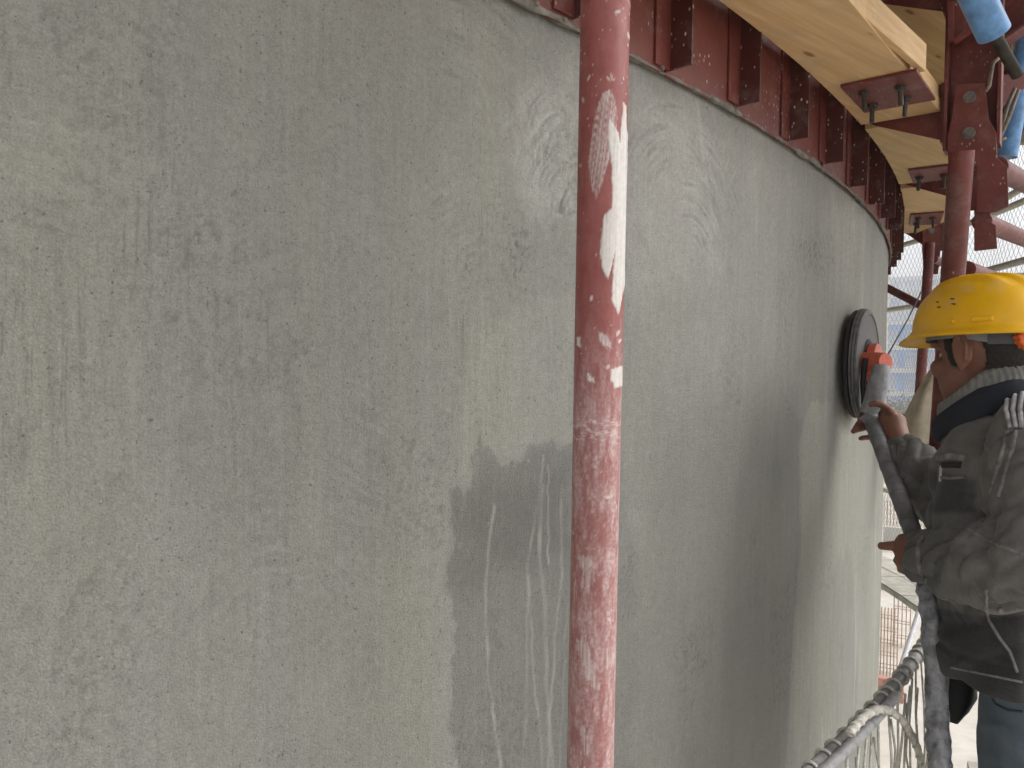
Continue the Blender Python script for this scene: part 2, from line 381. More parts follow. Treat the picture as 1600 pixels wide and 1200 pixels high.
    sw(640,560,.06,.3,180,260,.0003,0,125); sw(780,470,.05,.2,80,170,.0005,.02,128); sw(700,240,.08,.3,10,100,.0004,.02,131); sw(40,330,.02,.1,60,150,.0006,.02,137); sw(1300,310,.05,.22,60,150,.0006,.02,141)
    sw(890,250,.03,.12,110,200,.0009,.04,151); sw(1030,250,.02,.10,10,120,.0009,.04,154)
    for i in range(34):
        sweep(rng.uniform(-.1, 2.4), rng.uniform(-.8, .5), rng.uniform(.02, .1), rng.uniform(.15, .34), *(lambda q: (q, q+rng.uniform(50, 110)))(rng.uniform(0, 300)), rng.uniform(.00012, .0003), rng.uniform(-.02, .02), 200+i*5)
    # vertical brushing, strongest top left; shade of the grooves painted into the tone
    br = sstep(.62, .25, sa/1.05)*sstep(-.25, .1, za)+.25+.35*sstep(.2, .6, mid)
    br = np.clip(br, 0, 1.1)
    sl = sa+.05*za+.02*noise(sa*3, za*2, seed=71)
    bl = noise(sl*300, za*13, seed=61)*.6+noise(sl*150, za*8, seed=62)*.4
    cut = np.clip(.5+1.1*noise(sa*12, za*5, seed=63), 0, 1)*sstep(-.2, .5, fbm(sa*6, za*2.6, o=2, seed=64)+.15)
    hgt += .0008*bl*br*cut; brush = br*cut; tone += (.26*np.minimum(bl+.08, 0)+.06*np.maximum(bl, 0))*br*cut
    # scabby rough areas, shade of their hollows also painted into the tone
    rough = sstep(.05, .5, fbm(sa*8+5, za*6, o=3, seed=81))
    gr = fbm(sw_*210, zw_*170, o=2, seed=83)
    hgt += .0009*gr*(rough+.15); tone += .30*np.minimum(gr+.05, 0)*(rough+.12)
    tone += .085*streak*sstep(1.2, 1.9, sa)+.03*streak; warm += .5*fbm(sa*55+3, za*1.5, o=3, seed=87)*sstep(1.3, 2.0, sa)
    tone += .05*fbm(sw_*45, zw_*30, o=3, seed=88)
    # hairline gouges and single pits
    for i in range(60):
        cx, cz = rng.uniform(-.1, 2.0), rng.uniform(-.75, .48); L = rng.uniform(.002, .009); an = rng.choice([1.4, 1.6, 1.2, .4, 2.2])+rng.normal(0, .25)
        q = np.nonzero((np.abs(sa-cx) < .03) & (np.abs(za-cz) < .03))[0]
        d = line_d(sa[q], za[q], [(cx, cz), (cx+L*math.cos(an), cz+L*math.sin(an))]); m = sstep(.0026, .0004, d); hgt[q] -= .0008*m; tone[q] -= .22*m
    for i in range(120):
        cx, cz = rng.uniform(-.1, 2.2), rng.uniform(-.75, .48); q = np.nonzero((np.abs(sa-cx) < .01) & (np.abs(za-cz) < .01))[0]
        m = sstep(.0030, .0006, np.hypot(sa[q]-cx, za[q]-cz)); lime[q] += .5*m; hgt[q] += .001*m
    hgt += .0022*fbm(sa*3.5, za*3, o=3, seed=91)+.0008*mid
    hf = np.zeros_like(s); hf[idx] = hgt
    rr = R+hf; co = np.stack([rr*np.sin(s/R), CY-rr*np.cos(s/R), z+ZC], -1).astype(np.float32)
    me = bpy.data.meshes.new('concrete_wall'); nf = (nu-1)*(nv-1)
    me.vertices.add(nu*nv); me.vertices.foreach_set('co', co.ravel())
    jj, ii = np.meshgrid(np.arange(nv-1), np.arange(nu-1), indexing='ij'); b = (jj*nu+ii).ravel()
    quads = np.stack([b, b+1, b+nu+1, b+nu], -1).astype(np.int32)
    me.loops.add(nf*4); me.loops.foreach_set('vertex_index', quads.ravel())
    me.polygons.add(nf); me.polygons.foreach_set('loop_start', np.arange(0, nf*4, 4, dtype=np.int32)); me.polygons.foreach_set('loop_total', np.full(nf, 4, np.int32))
    me.polygons.foreach_set('use_smooth', np.ones(nf, bool)); me.update(calc_edges=True)
    for nme, arr in (('tone', tone), ('warm', warm), ('wet', wet), ('lime', lime), ('brush', brush)):
        full = np.zeros_like(s); full[idx] = arr; at_ = me.attributes.new(nme, 'FLOAT', 'POINT'); at_.data.foreach_set('value', full)
    m = NT('floated_concrete')
    base = m.mix(m.ramp(m.attr('warm'), -1.7, 1.7), (.230, .229, .216), (.246, .243, .205))
    t = m.math('ADD', m.attr('tone'), 1.0)
    g = m.noise(480, 3, .6); g2 = m.noise(130, 4, .6)
    t = m.math('MULTIPLY', t, m.ramp(g, .3, .7, .83, 1.16)); t = m.math('MULTIPLY', t, m.ramp(g2, .3, .7, .89, 1.10)); t = m.math('MULTIPLY', t, m.ramp(m.noise(1, 4, .65, m.co((190, 190, 9))), .3, .7, .93, 1.06))
    pits = m.ramp(m.noise(230, 2, .5), .655, .74, 1.0, .50); t = m.math('MULTIPLY', t, pits)
    lines = m.math('MULTIPLY', m.ramp(m.noise(1, 3, .6, m.co((300, 300, 15)), .4), .54, .70), m.ramp(m.attr('brush'), .0, .9, 0, .30)); t = m.math('MULTIPLY', t, m.math('SUBTRACT', 1.0, lines))  # brush groove shade darkens the colour as well
    grain = m.ramp(m.noise(330, 1, .5), .75, .79, 0, .35)
    cc = m.n('ShaderNodeCombineColor'); [m.l(t, cc.inputs[i]) for i in range(3)]
    c = m.mix(1.0, base, cc.outputs[0], 'MULTIPLY')
    c = m.mix(m.ramp(m.attr('lime'), 0, 1, 0, .6), c, (.52, .51, .47)); c = m.mix(grain, c, (.5, .49, .45))
    m.color(c)
    m.l(m.ramp(m.math('SUBTRACT', m.attr('wet'), m.math('MULTIPLY', g2, .25)), -.2, .6, .66, .42), m.b.inputs['Roughness'])
    m.bump(m.noise(400, 3, .65), .0022, .9)
    me.materials.append(m.m)
    o = bpy.data.objects.new('concrete_wall', me); COL.objects.link(o)
    return tag(o, 'huge curved grey concrete wall of a round tower with trowel marks and streaks', 'wall')
build_wall()

# ------------------------------------------------------------------ working platform above, mostly out of view, added to shade the wall
up_deck = MB().loft([[rp(R-.3, d, 1.72), rp(R+1.45, d, 1.72), rp(R+1.45, d, 1.76), rp(R-.3, d, 1.76)] for d in np.arange(-46, 96.1, 2)])
plat = tag(obj('shade_platform', up_deck, M['planks'], None), 'plank floor of the upper working platform, added over the walkway for shade', 'platform')
for k in range(36):
    d = -45+k*4
    obj('joist', MB().box(rp(R+.60, d, 1.675), er(d)*.82, et(d)*.03, EZ*.045), M['planks'], plat)

# ------------------------------------------------------------------ steel formwork above the joint
form = empty('formwork_ring', rp(R+.02, 9, H), 'dark red steel formwork skirt with vertical stiffeners along the top of the wall', 'formwork')
def arc_sheet(r0, r1, d0, d1, z0, z1, step=.4):
    mb = MB(); ds = np.arange(d0, d1+1e-6, step); rings = []
    for d in ds: rings.append([rp(r0, d, z0), rp(r1, d, z0), rp(r1, d, z1), rp(r0, d, z1)])
    return mb.loft(rings)
edges = [-6, 2.06, 8.19, 14.33, 20.46, 26.6, 34.1]
for a_, b_ in zip(edges[:-1], edges[1:]):
    obj('sheet_panel', arc_sheet(R+.006, R+.010, a_+.003, b_-.003, H+.004, H+1.1), M['red_form'], form, 30)
st0 = 8.24-2.045*6
for k in range(20):
    d = st0+2.045*k; mb = MB()
    zb = H+random.uniform(.012, .026); zt = H+1.0
    e, t_ = er(d), et(d)
    fl = MB().box((rp(R+.0125, d, zb)+rp(R+.0125, d, zt))/2-t_*.021, e*.0023, t_*.021, EZ*(zt-zb)/2)         # leg lying on the sheet
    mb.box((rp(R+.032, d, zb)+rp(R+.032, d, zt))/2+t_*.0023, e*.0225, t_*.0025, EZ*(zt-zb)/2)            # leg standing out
    o = obj('stiffener', mb, M['red_stiff_shaded'], form, bevel=.0008); obj('flange', fl, M['red'], o, bevel=.0008)  # shade painted on the standing leg, flange kept in the lit red
# crusted cement along the lower edge of the sheet
mb = MB(); ds = np.arange(-5, 33, .11); n = 9; rings = []
for d in ds:
    c = rp(R+.0085, d, H+.0075); q = .0034+.0022*float(noise(d*1.3, 0, seed=5))+.0026*float(noise(d*6, 3, seed=6)); q = max(q, .0020)
    rings.append([c+er(d)*q*.9*math.cos(a)+EZ*(q*1.1*math.sin(a)+.003*float(noise(d*3, a, seed=9))) for a in np.linspace(0, 2*math.pi, n, endpoint=False)])
obj('cement_crust', mb.loft(rings), M['crust'], form, 180)
for (px, py, q) in [(838,6,.005),(884,30,.005),(1035,106,.005),(1150,172,.004),(1262,236,.005)]:
    p = cyl(px, py, R+.02); mb = MB(); e = nrm([p[0], p[1]-CY, 0]); mb.ell(p, e*q*.7, np.cross(EZ, e)*q, EZ*q*.8, 12, 8)
    mb.v = [tuple(np.array(v)+.35*q*np.array([float(noise(v[0]*120, v[2]*120, seed=i)) for i in range(3)])) for v in mb.v]
    obj('cement_lump', mb, M['crust'], form, 180)

# ------------------------------------------------------------------ timber rings
bolt = MB()
def hexa(mb, z0, z1, r): mb.prism([(r*math.cos(a), r*math.sin(a), z0) for a in np.linspace(0, 2*math.pi, 6, endpoint=False)], (0, 0, z1-z0))
bolt.tube([(0, 0, .01), (0, 0, -.042)], .0052, 10); hexa(bolt, 0, -.009, .0105); bolt.tube([(0, 0, .0004), (0, 0, -.0012)], .013, 14)
BOLT = bolt.mesh('bolt'); BOLT.materials.append(M['rust'])
nut = MB(); hexa(nut, 0, .008, .0105); nut.tube([(0, 0, -.004), (0, 0, .012)], .0055, 10); nut.tube([(0, 0, -.001), (0, 0, .0015)], .0135, 16)
NUT = nut.mesh('nut'); NUT.materials.append(M['steel'])
def timber(z, d0, d1, label, side_end=None, plate=None, nbolt=4, group=None, r1=.228, clip=None):
    mid = (d0+d1)/2; t = empty('timber_beam', rp(R+.14, mid, z), label, 'timber', group)
    wm = mat_wood('pine_%d' % int(mid*10+z*1000), mid, (.72*random.uniform(.96, 1.04), .535*random.uniform(.97, 1.03), .28))
    th = .062
    ds = np.linspace(d0, d1, 24); inner = [rp(R+.052, d, z) for d in ds]
    # outer edge: straight chords over the curved inner edge
    k = 2 if d1-d0 > 7 else 1
    outer = [rp(R+r1, d, z) for d in np.linspace(d1, d0, k+1)]
    if clip: outer = [rp(R+clip[1], clip[0], z)]+[rp(R+r1, clip[2], z)]+outer[1:]
    obj('plank', MB().prism(inner+outer, EZ*th*.5-EZ*.0006), wm, t, bevel=.0015)
    up_ = [rp(R+.052+.004, d, z+th*.5) for d in ds]+[p+EZ*th*.5+er(mid)*(-.003) for p in outer]
    obj('plank', MB().prism(up_, EZ*th*.5), wm, t, bevel=.0015)
    if side_end:
        a = rp(R+r1+.001, d0, z+.004); b = rp(R+r1+.001, side_end, z+.004); q = er(mid)*.014
        obj('side_board', MB().prism([a, b, b+q, a+q], EZ*(th-.006)), wm, t, bevel=.001)
    if plate:
        p0, p1, pr0, pr1 = plate; zz = z-.0075
        o = obj('splice_plate', MB().prism([rp(R+pr0, p0, zz), rp(R+pr1, p0, zz), rp(R+pr1, p1, zz), rp(R+pr0, p1, zz)], EZ*.007), M['red'], t, bevel=.0008)
        for i in range(nbolt):
            fr = (.18, .72)[i % 2]; fd = (.3, .75)[i//2] if nbolt > 2 else .55
            c = rp(R+pr0+(pr1-pr0)*(fr+random.uniform(-.06, .06)), p0+(p1-p0)*(fd+random.uniform(-.05, .05)), zz)
            b = obj('bolt', BOLT, None, t, matrix=Matrix.Translation(c) @ Matrix.Rotation(random.uniform(-.12, .12), 4, 'X') @ Matrix.Rotation(random.random(), 4, 'Z'))
    return t
timber(.64, 1.0, 15.78, 'nearest laminated pine beam above the wall, ending in a four-bolt red plate', 13.55, (13.2, 14.85, .085, .234), 4)
timber(.64, 16.15, 21.55, 'pine beam between the first and second red brackets of the lower ring', None, (19.9, 21.35, .095, .225), 2)
timber(.64, 22.1, 29.4, 'farthest pine beam of the lower ring, with a clipped outer corner', None, (25.7, 27.6, .075, .185), 3, clip=(29.4, .12, 27.0))
timber(.945, 9.0, 15.6, 'near pine beam of the upper ring beside the first yoke', None, (13.9, 15.0, .10, .22), 2)
timber(.945, 16.1, 21.6, 'second pine beam of the upper ring behind the dark red bracket', None, None)

# ------------------------------------------------------------------ yokes
def reach(p, q, r):                  # lengthen p-q until it meets the guard at radius r
    p, q = np.asarray(p), np.asarray(q)
    for k in np.arange(.5, 4, .02):
        x = p+(q-p)*k
        if math.hypot(x[0], CY-x[1]) >= r: break
    return x
def pole_mesh(p0, p1, r, n=20, segs=10): return MB().tube([np.asarray(p0)*(1-k/segs)+np.asarray(p1)*k/segs for k in range(segs+1)], r, n)
def yoke(d, label, z_plate, top, tube_pts, tr, bolts, w0=.245, detail=True):
    e, t_ = er(d), et(d); y = empty('slipform_yoke', rp(R+.29, d, -1.52), label, 'yoke', None)
    web0, web1 = w0, w0+.098
    lo = z_plate-.02
    mb = MB(); mb.box((rp(R+(web0+web1)/2, d, lo)+rp(R+(web0+web1)/2, d, top))/2, e*(web1-web0)/2, t_*.003, EZ*(top-lo)/2)
    for g in (web0-.004, web1+.004): mb.box((rp(R+g, d, lo)+rp(R+g, d, top))/2-t_*.016, e*.004, t_*.024, EZ*(top-lo)/2)
    obj('leg', mb, M['red'], y, bevel=.0015)
    for zb in (.64, .945):                                   # cantilever brackets that carry the timber rings
        a = [rp(R+.07, d, zb+.004), rp(R+.085, d, zb-.004), rp(R+web0-.02, d, zb-.062), rp(R+web0-.009, d, zb-.062), rp(R+web0-.009, d, zb+.058), rp(R+.07, d, zb+.058)]
        obj('bracket', MB().prism([p-t_*.003 for p in a], t_*.006), M['red'], y, bevel=.0008)
        f = MB(); f.box(rp(R+web0-.013, d, zb-.005), e*.0032, t_*.022, EZ*.07); obj('bracket_flange', f, M['red'], y, bevel=.0008)
    return y
def bolts_at(y, pts, nrmv):
    n = nrm(nrmv); x = nrm(np.cross(n, EZ)); u = np.cross(n, x)
    for p in pts: obj('bolt', NUT, None, y, matrix=frame(p, x, u, n))
# first yoke, with its bolted shoe and hanging tube
D1 = 15.9
y1 = yoke(D1, 'nearest red steel yoke with a two-bolt shoe plate and hanging tube behind the hard hat', .56, 1.5, None, .026, None)
e1, t1 = er(D1), et(D1)
def onplane(px, py, d, off=0.0):     # pixel to the radial plane at d (moved towards the camera by off)
    n = et(d); q = rp(R, d, 0)-n*off; r_ = ray(px, py); return CAM+r_*(((q-CAM) @ n)/(r_ @ n))
shoe = [onplane(*p, D1, .048) for p in [(1493,131),(1538,129),(1545,186),(1556,206),(1558,246),(1574,262),(1576,322),(1556,331),(1526,332),(1526,258),(1482,262),(1480,214),(1488,180)]]
obj('shoe_plate', MB().prism(shoe, t1*.008), M['red'], y1, bevel=.001)
bolts_at(y1, [onplane(1515, 152, D1, .0495), onplane(1514, 208, D1, .0495)], -t1)
hang_top, hang_bot = at(1503, 236, 1.73), at(1444, 1010, 2.0)
mb = MB(); a, b, c = at(1503, 236, 1.70), at(1468, 720, 1.86), at(1476, 1060, 1.86); d_ = c
HT = [a*(1-k/10)+b*k/10 for k in range(10)]+[b*(1-k/10)+d_*k/10 for k in range(11)]
obj('hanger_tube', MB().tube(HT, .0252, 28), M['red_pole'], y1, 60)
obj('gusset', MB().prism([onplane(*p, D1, .03) for p in [(1522,322),(1546,318),(1549,348),(1556,352),(1558,388),(1522,392)]], t1*.007), M['red'], y1, bevel=.001)
for (p, q, r_) in [((1556,262,1.74),(1640,306,2.5),.025), ((1534,346,1.76),(1660,398,2.6),.021), ((1510,421,1.80),(1600,452,2.5),.02)]:
    obj('tie_tube', pole_mesh(at(*p), reach(at(*p), at(*q), R+1.14), r_), M['red'], y1, 60)
# big web plate of the yoke head, upper right
obj('head_plate', MB().prism([onplane(*p, D1+1.2, 0) for p in [(1572,-60),(1700,-60),(1700,10),(1640,20),(1600,38),(1573,64)]], t1*.008), M['red'], y1, bevel=.001)
mb = MB(); a, b = onplane(1571, 66, D1+1.2, .02), onplane(1690, -20, D1+1.2, .02); u = nrm(b-a); mb.box((a+b)/2, u*np.linalg.norm(b-a)/2, t1*.03, nrm(np.cross(u, t1))*.004); obj('head_flange', mb, M['red'], y1, bevel=.001)
mb = MB()
for pts in ([(1483,4),(1560,-10),(1560,12),(1492,64),(1483,64)],): mb.prism([onplane(*p, D1, .06) for p in pts], t1*.006)
obj('stiffener_plate', mb, M['red'], y1, bevel=.001)
mb = MB(); 
for (p, q) in [((1486,66),(1486,4)), ((1490,66),(1545,26))]:
    a, b = onplane(*p, D1, .068), onplane(*q, D1, .068); u = nrm(b-a); mb.box((a+b)/2, u*np.linalg.norm(b-a)/2, t1*.008, nrm(np.cross(u, t1))*.006)
obj('stiffener_rib', mb, M['red_pole'], y1, bevel=.001)
# second yoke, mostly behind the first
y2 = yoke(21.75, 'second red steel yoke half hidden behind the nearest one', .56, 1.5, None, .026, None)
# third yoke
D3 = 29.5; y3 = yoke(D3, 'farthest red steel yoke whose thin tube hangs left of the hard hat', .58, 1.4, None, .026, None, w0=.175)
t3 = et(D3)
obj('shoe_plate', MB().prism([onplane(*p, D3, .045) for p in [(1441,352),(1469,346),(1469,396),(1466,428),(1444,430),(1441,392)]], t3*.008), M['red'], y3, bevel=.001)
bolts_at(y3, [onplane(1455, 360, D3, .0465), onplane(1455, 385, D3, .0465)], -t3)
a, b = at(1453, 380, 3.12), at(1432, 690, 3.10); dirp = nrm(b-a); L = np.linalg.norm(at(1428, 752, 3.08)-a)
obj('hanger_tube', MB().tube([a+dirp*L*k/30 for k in range(31)], .019, 24), M['red_pole'], y3, 60)
obj('tie_tube', pole_mesh(at(1459, 405, 3.15), reach(at(1459, 405, 3.15), at(1520, 432, 3.6), R+1.14), .016), M['red_pole'], y3, 60)
obj('brace_tube', pole_mesh(at(1352, 432, 3.55), at(1475, 496, 3.05), .017), M['red_pole'], y3, 60)

# ------------------------------------------------------------------ blue props, rods and tie wire
b1_ = empty('blue_prop', at(1556, 62, 1.42), 'scuffed pale blue prop tube slanting in at the top edge, with threaded rod', 'prop')
obj('tube', pole_mesh(at(1553, 52, 1.42)+(at(1500, -60, 1.36)-at(1553, 52, 1.42))*6.2, at(1553, 52, 1.42), .0285, 28), M['blue'], b1_, 50)
mb = MB(); a, b = at(1553, 52, 1.42), at(1590, 118, 1.47)
for k in range(60):
    p = a+(b-a)*k/60; q = a+(b-a)*(k+.55)/60; mb.tube([p, q], .0108, 14); mb.tube([q, a+(b-a)*(k+1)/60], .0097, 14)
obj('threaded_rod', mb, M['rust'], b1_, 50)
b2_ = empty('blue_prop', at(1570, 250, 1.95), 'straight blue prop tube at the right edge below the clamp', 'prop')
obj('tube', pole_mesh(at(1573, 246, 1.95)+(at(1598, 96, 1.93)-at(1573, 246, 1.95))*4.4, at(1573, 246, 1.95), .024, 24), M['blue'], b2_, 50)
mb = MB(); mb.prism([at(*p, 1.86) for p in [(1562,118),(1606,112),(1606,136),(1585,146),(1567,168),(1558,168)]], nrm(F_)*.008); obj('clamp', mb, M['red'], b2_, bevel=.001)
for (pts, r_, lab) in [([(1566,86,1.5),(1552,98,1.5),(1548,118,1.5),(1546,134,1.5),(1541,142,1.5)], .0035, 'short rusty wire hook dangling beside the yoke'), ([(1586,138,1.8),(1574,165,1.8),(1566,195,1.8),(1558,206,1.8)], .005, 'frayed tie wire hanging over the straight blue prop'),
                       ([(1592,140,1.78),(1578,180,1.78),(1567,205,1.78),(1560,221,1.78),(1571,216,1.78)], .0045, 'pale cord knotted below the clamp at the right edge')]:
    o = obj('tie_wire', MB().tube([at(*p) for p in pts], r_, 8), M['wire'], None, 180); tag(o, lab, 'wire')

# ------------------------------------------------------------------ near scaffold pole with paint marks
def near_pole():
    a, b = at(946, 0, .752), at(922, 1200, .80); d = nrm(a-b); r = .0242
    top = a+d*.55; L = (top[2]-0)/d[2]
    n = 150; zz = np.concatenate([np.linspace(0, .05, 2), np.arange(.1, 3.2, .0014)]); zz = zz[zz < L]
    Z, A = np.meshgrid(zz, np.linspace(0, 2*math.pi, n, endpoint=False), indexing='ij')
    bot = top-d*L; view = nrm(CAM-(bot+d*(ZC)))
    u = nrm(view-d*(view @ d)); v = np.cross(d, u)                # v: to the left or right of the camera
    side = 1 if v @ RT > 0 else -1
    Aa = A.ravel(); cc = bot[None]+Z.ravel()[:, None]*d[None]
    # surface coordinates: width along the visible half, height in photo rows
    wx = np.sin(Aa)*side; vis = np.cos(Aa) > -.15
    zr = cc[:, 2]
    ys = np.linspace(-400, 1600, 60); zs = np.array([(lambda q: q[2])(at(946-24*yv/1200, yv, .752+.048*yv/1200)) for yv in ys])
    py = np.interp(-zr, -zs, ys)
    ang = np.arcsin(np.clip(wx, -1, 1)); X = (.5+.5*wx)*75; Y = py   # X 0..75 px across the pole
    Xf = X.astype(np.float32); Yf = Y.astype(np.float32)
    white = np.zeros(len(Xf), np.float32); haze = np.zeros_like(white); h = np.zeros_like(white)
    rag = 2.0*fbm(Xf*.35, Yf*.06, o=3, seed=301)+1.2*fbm(Xf*.9, Yf*.25, o=2, seed=302); br = fbm(Xf*1.3, Yf*.02, o=2, seed=303)
    def stroke(pts, k, thick=.0003, rg=1., soft=.9, tilt=0):
        nonlocal white, h
        dd = poly_sd(Xf, Yf, pts)+rg*rag; m = sstep(-soft, soft, dd)*vis
        bb = fbm((Xf+tilt*Yf)*1.3, Yf*.02, o=2, seed=305)
        edge = sstep(0, 7, dd); white = np.maximum(white, m*np.clip(k+bb*(.5 if k < .9 else .15+.6*(1-edge)), 0, 1)); h = np.maximum(h, m*thick*(1+.5*bb))
    stroke([(35,158),(50,152),(58,185),(57,225),(47,262),(36,300),(30,318),(20,290),(17,262),(22,220),(28,180)], .36, .00015, 1.0, 1.2, .12)
    stroke([(67,168),(71,172),(76,240),(77,300),(77,440),(66,495),(56,470),(60,330),(62,240)], .97, .0005, .7)
    stroke([(45,195),(56,208),(66,235),(72,300),(72,420),(62,480),(58,400),(50,440),(42,426),(37,400),(40,345),(53,330),(52,270),(45,230)], 1.0, .0006, .8)
    stroke([(37,520),(52,525),(60,545),(46,540),(38,532)], .5, .0002); stroke([(58,575),(77,570),(77,603),(62,603),(57,590)], .9, .0003)
    stroke([(21,581),(30,588),(33,597),(23,592)], .85); stroke([(4,527),(10,528),(11,545),(5,540)], .8); stroke([(13,860),(38,862),(36,888),(28,912),(22,915),(20,890)], .42, .0002, 3.2, 2.5)
    stroke([(12,990),(24,985),(40,1020),(48,1058),(38,1060),(24,1030)], .38, .0002, 3.4, 2.5); stroke([(18,1120),(30,1118),(34,1158),(26,1160)], .3, .0002, 3, 2.5); stroke([(30,1180),(44,1190),(42,1210),(28,1210)], .7, .0002, 2); stroke([(56,1000),(72,995),(72,1030),(58,1028)], .35, .0002, 3, 2.5)
    for i in range(170):                                            # splashes
        cx, cy = rng.uniform(2, 74), rng.choice([rng.uniform(-60, 560), rng.uniform(-60, 180), rng.uniform(500, 1200)])
        if cx > 45 and 160 < cy < 500: continue
        a_, b_ = rng.uniform(.45, 1.0), rng.uniform(.6, 2.2)
        if rng.random() < .09: a_, b_ = rng.uniform(1.4, 2.6), rng.uniform(2.5, 5)
        if cy > 560: a_, b_ = b_, a_
        th = rng.normal(0, .6); q = np.nonzero((np.abs(Xf-cx) < 9) & (np.abs(Yf-cy) < 9) & vis)[0]
        dx, dy = Xf[q]-cx, Yf[q]-cy; p1 = dx*math.cos(th)+dy*math.sin(th); p2 = -dx*math.sin(th)+dy*math.cos(th)
        m = sstep(1.25, .75, np.hypot(p1/a_, p2/b_)); white[q] = np.maximum(white[q], m*rng.uniform(.25, .8)); h[q] = np.maximum(h[q], .0004*m)
    low = sstep(430, 700, Yf)
    cs = np.cos(Aa).astype(np.float32)*3; sn = np.sin(Aa).astype(np.float32)*3
    n3 = fbm(cs*1.6, sn*1.6, Yf*.022, o=5, seed=311, g=.62); n4 = fbm(cs*5, sn*5, (Yf+Xf*.9)*.10, o=3, seed=317, g=.6)
    wear_pale = sstep(-.25, .65, n3+.12)*.55*(.12+.88*low)+sstep(.15, .6, n4)*.35*low+.30*sstep(45, 76, Xf)*low*(.6+.4*n4)+.15*low  # wear, plus a paler right side on the lower pole
    sc = sstep(26, 4, np.abs(Yf-668-6*np.sin(Xf*.2)))*sstep(.05, .3, noise(Xf*.12+Yf*.22, Yf*.45-Xf*.1, seed=320)); wear_pale += .5*sc
    wear_pale = np.clip(wear_pale, 0, .9)
    rad = (r+h+.00012*n4*low)[:, None]
    co = cc+rad*(np.cos(Aa)[:, None]*u[None]+np.sin(Aa)[:, None]*v[None])
    nv = len(zz); me = bpy.data.meshes.new('scaffold_pole')
    jj, ii = np.meshgrid(np.arange(nv-1), np.arange(n), indexing='ij'); j0 = (jj*n+ii).ravel(); j1 = (jj*n+(ii+1) % n).ravel()
    q = np.stack([j0, j1, j1+n, j0+n], -1).astype(np.int32); nf = len(q)
    me.vertices.add(len(co)); me.vertices.foreach_set('co', co.astype(np.float32).ravel()); me.loops.add(nf*4); me.loops.foreach_set('vertex_index', q.ravel())
    me.polygons.add(nf); me.polygons.foreach_set('loop_start', np.arange(0, nf*4, 4, dtype=np.int32)); me.polygons.foreach_set('loop_total', np.full(nf, 4, np.int32)); me.polygons.foreach_set('use_smooth', np.ones(nf, bool)); me.update(calc_edges=True)
    bm = bmesh.new(); bm.from_mesh(me); bmesh.ops.recalc_face_normals(bm, faces=bm.faces); bm.to_mesh(me); bm.free()
    for nme, arr in (('white', white), ('wear_pale', wear_pale)): t_ = me.attributes.new(nme, 'FLOAT', 'POINT'); t_.data.foreach_set('value', arr.astype(np.float32))
    m = NT('worn_red_pole')
    f1 = m.noise(55, 5, .65); f2 = m.noise(260, 4, .6)
    c = m.mix(m.ramp(f1, .3, .7), (.300, .084, .076), (.235, .060, .055)); c = m.mix(m.ramp(f2, .55, .8, 0, .25), c, (.30, .12, .11))
    wr = m.math('MULTIPLY', m.attr('wear_pale'), m.ramp(f2, .3, .62, .45, 1.15)); c = m.mix(wr, c, (.56, .43, .42))
    c = m.mix(m.math('MULTIPLY', m.attr('white'), m.ramp(m.noise(200, 3), .25, .6, .82, 1.0)), c, (.66, .645, .615))
    m.color(c); m.rough(m.ramp(f1, .3, .7, .40, .58)); m.bump(f2, .0004, .5); me.materials.append(m.m)
    o = bpy.data.objects.new('scaffold_pole', me); COL.objects.link(o)
    tag(o, 'red scaffold pole in the foreground smeared with white paint strokes and cement splashes', 'pole')
near_pole()

# ------------------------------------------------------------------ guard rail, rebar and rope net in the gap by the wall
RG, RZ = R+.222, -.625
rail = tag(obj('guard_rail', MB().tube([rp(RG, d, RZ) for d in np.arange(3.6, 17.2, .35)], .0118, 18), M['galv'], None, 60), 'grey steel guard rail curving along the wall under the rope lashings', 'rail')
pa, pb = (7.6, 12.5)
mb = MB()
N_ = 150
pts = [rp(RG+.0205, pa+(pb-pa)*k/N_, RZ+.008) for k in range(N_+1)]
mb.tube(pts, [(.0096 if (k % 2) else .0068) for k in range(N_+1)], 14)
tag(obj('rebar', mb, M['bar'], None), 'ribbed steel bar lashed along the guard rail at the bottom edge', 'rebar')
net = empty('rope_net', rp(RG, 13, -1.5), 'knotted white rope net lashed to the guard rail', 'net')
ds = list(np.arange(7.2, 17.0, .42))
for i, d in enumerate(ds):
    d += random.uniform(-.08, .08); j = random.uniform(-.1, .1)
    # lashing loop and the cord hanging from it
    loop = [rp(RG+.0150*math.cos(a), d+.045*a/6, RZ+.0150*math.sin(a)) for a in np.linspace(-.4, 2*math.pi-.6, 14)]
    obj('lashing', MB().tube(loop, .0027, 7), M['rope'], net, 180)
    hang = [rp(RG+.016+.006*math.sin(k*1.3+i), d+j*k/9+.05*math.sin(k*.9+i*2), RZ-.01-.86*k/9) for k in range(10)]
    obj('cord', MB().tube(hang, .0024, 7), M['rope'], net, 180)
for i, d in enumerate(ds[:-2:2]):
    cr = [rp(RG+.020+.004*math.sin(k*2+i), d+(1.25+.2*math.sin(i))*k/8, RZ-.03-.42*k/8-.03*math.sin(k*math.pi/8)) for k in range(9)]
    obj('cord', MB().tube(cr, .0022, 7), M['ropedirty'], net, 180)
for k in range(2):
    zz_ = RZ-.30-.28*k
    obj('cord', MB().tube([rp(RG+.022, d, zz_+.012*math.sin(d*5+k)) for d in np.arange(7, 17, .15)], .0022, 7), M['ropedirty'], net, 180)
dr = [(1325,1150),(1338,1132),(1352,1116),(1372,1104),(1392,1108),(1410,1124),(1424,1145),(1434,1170),(1440,1190),(1446,1225)]
DR = []
for i, (x, y) in enumerate(dr):
    dd = ray(x, y); DR.append(cyl(x, y, RG+.036))
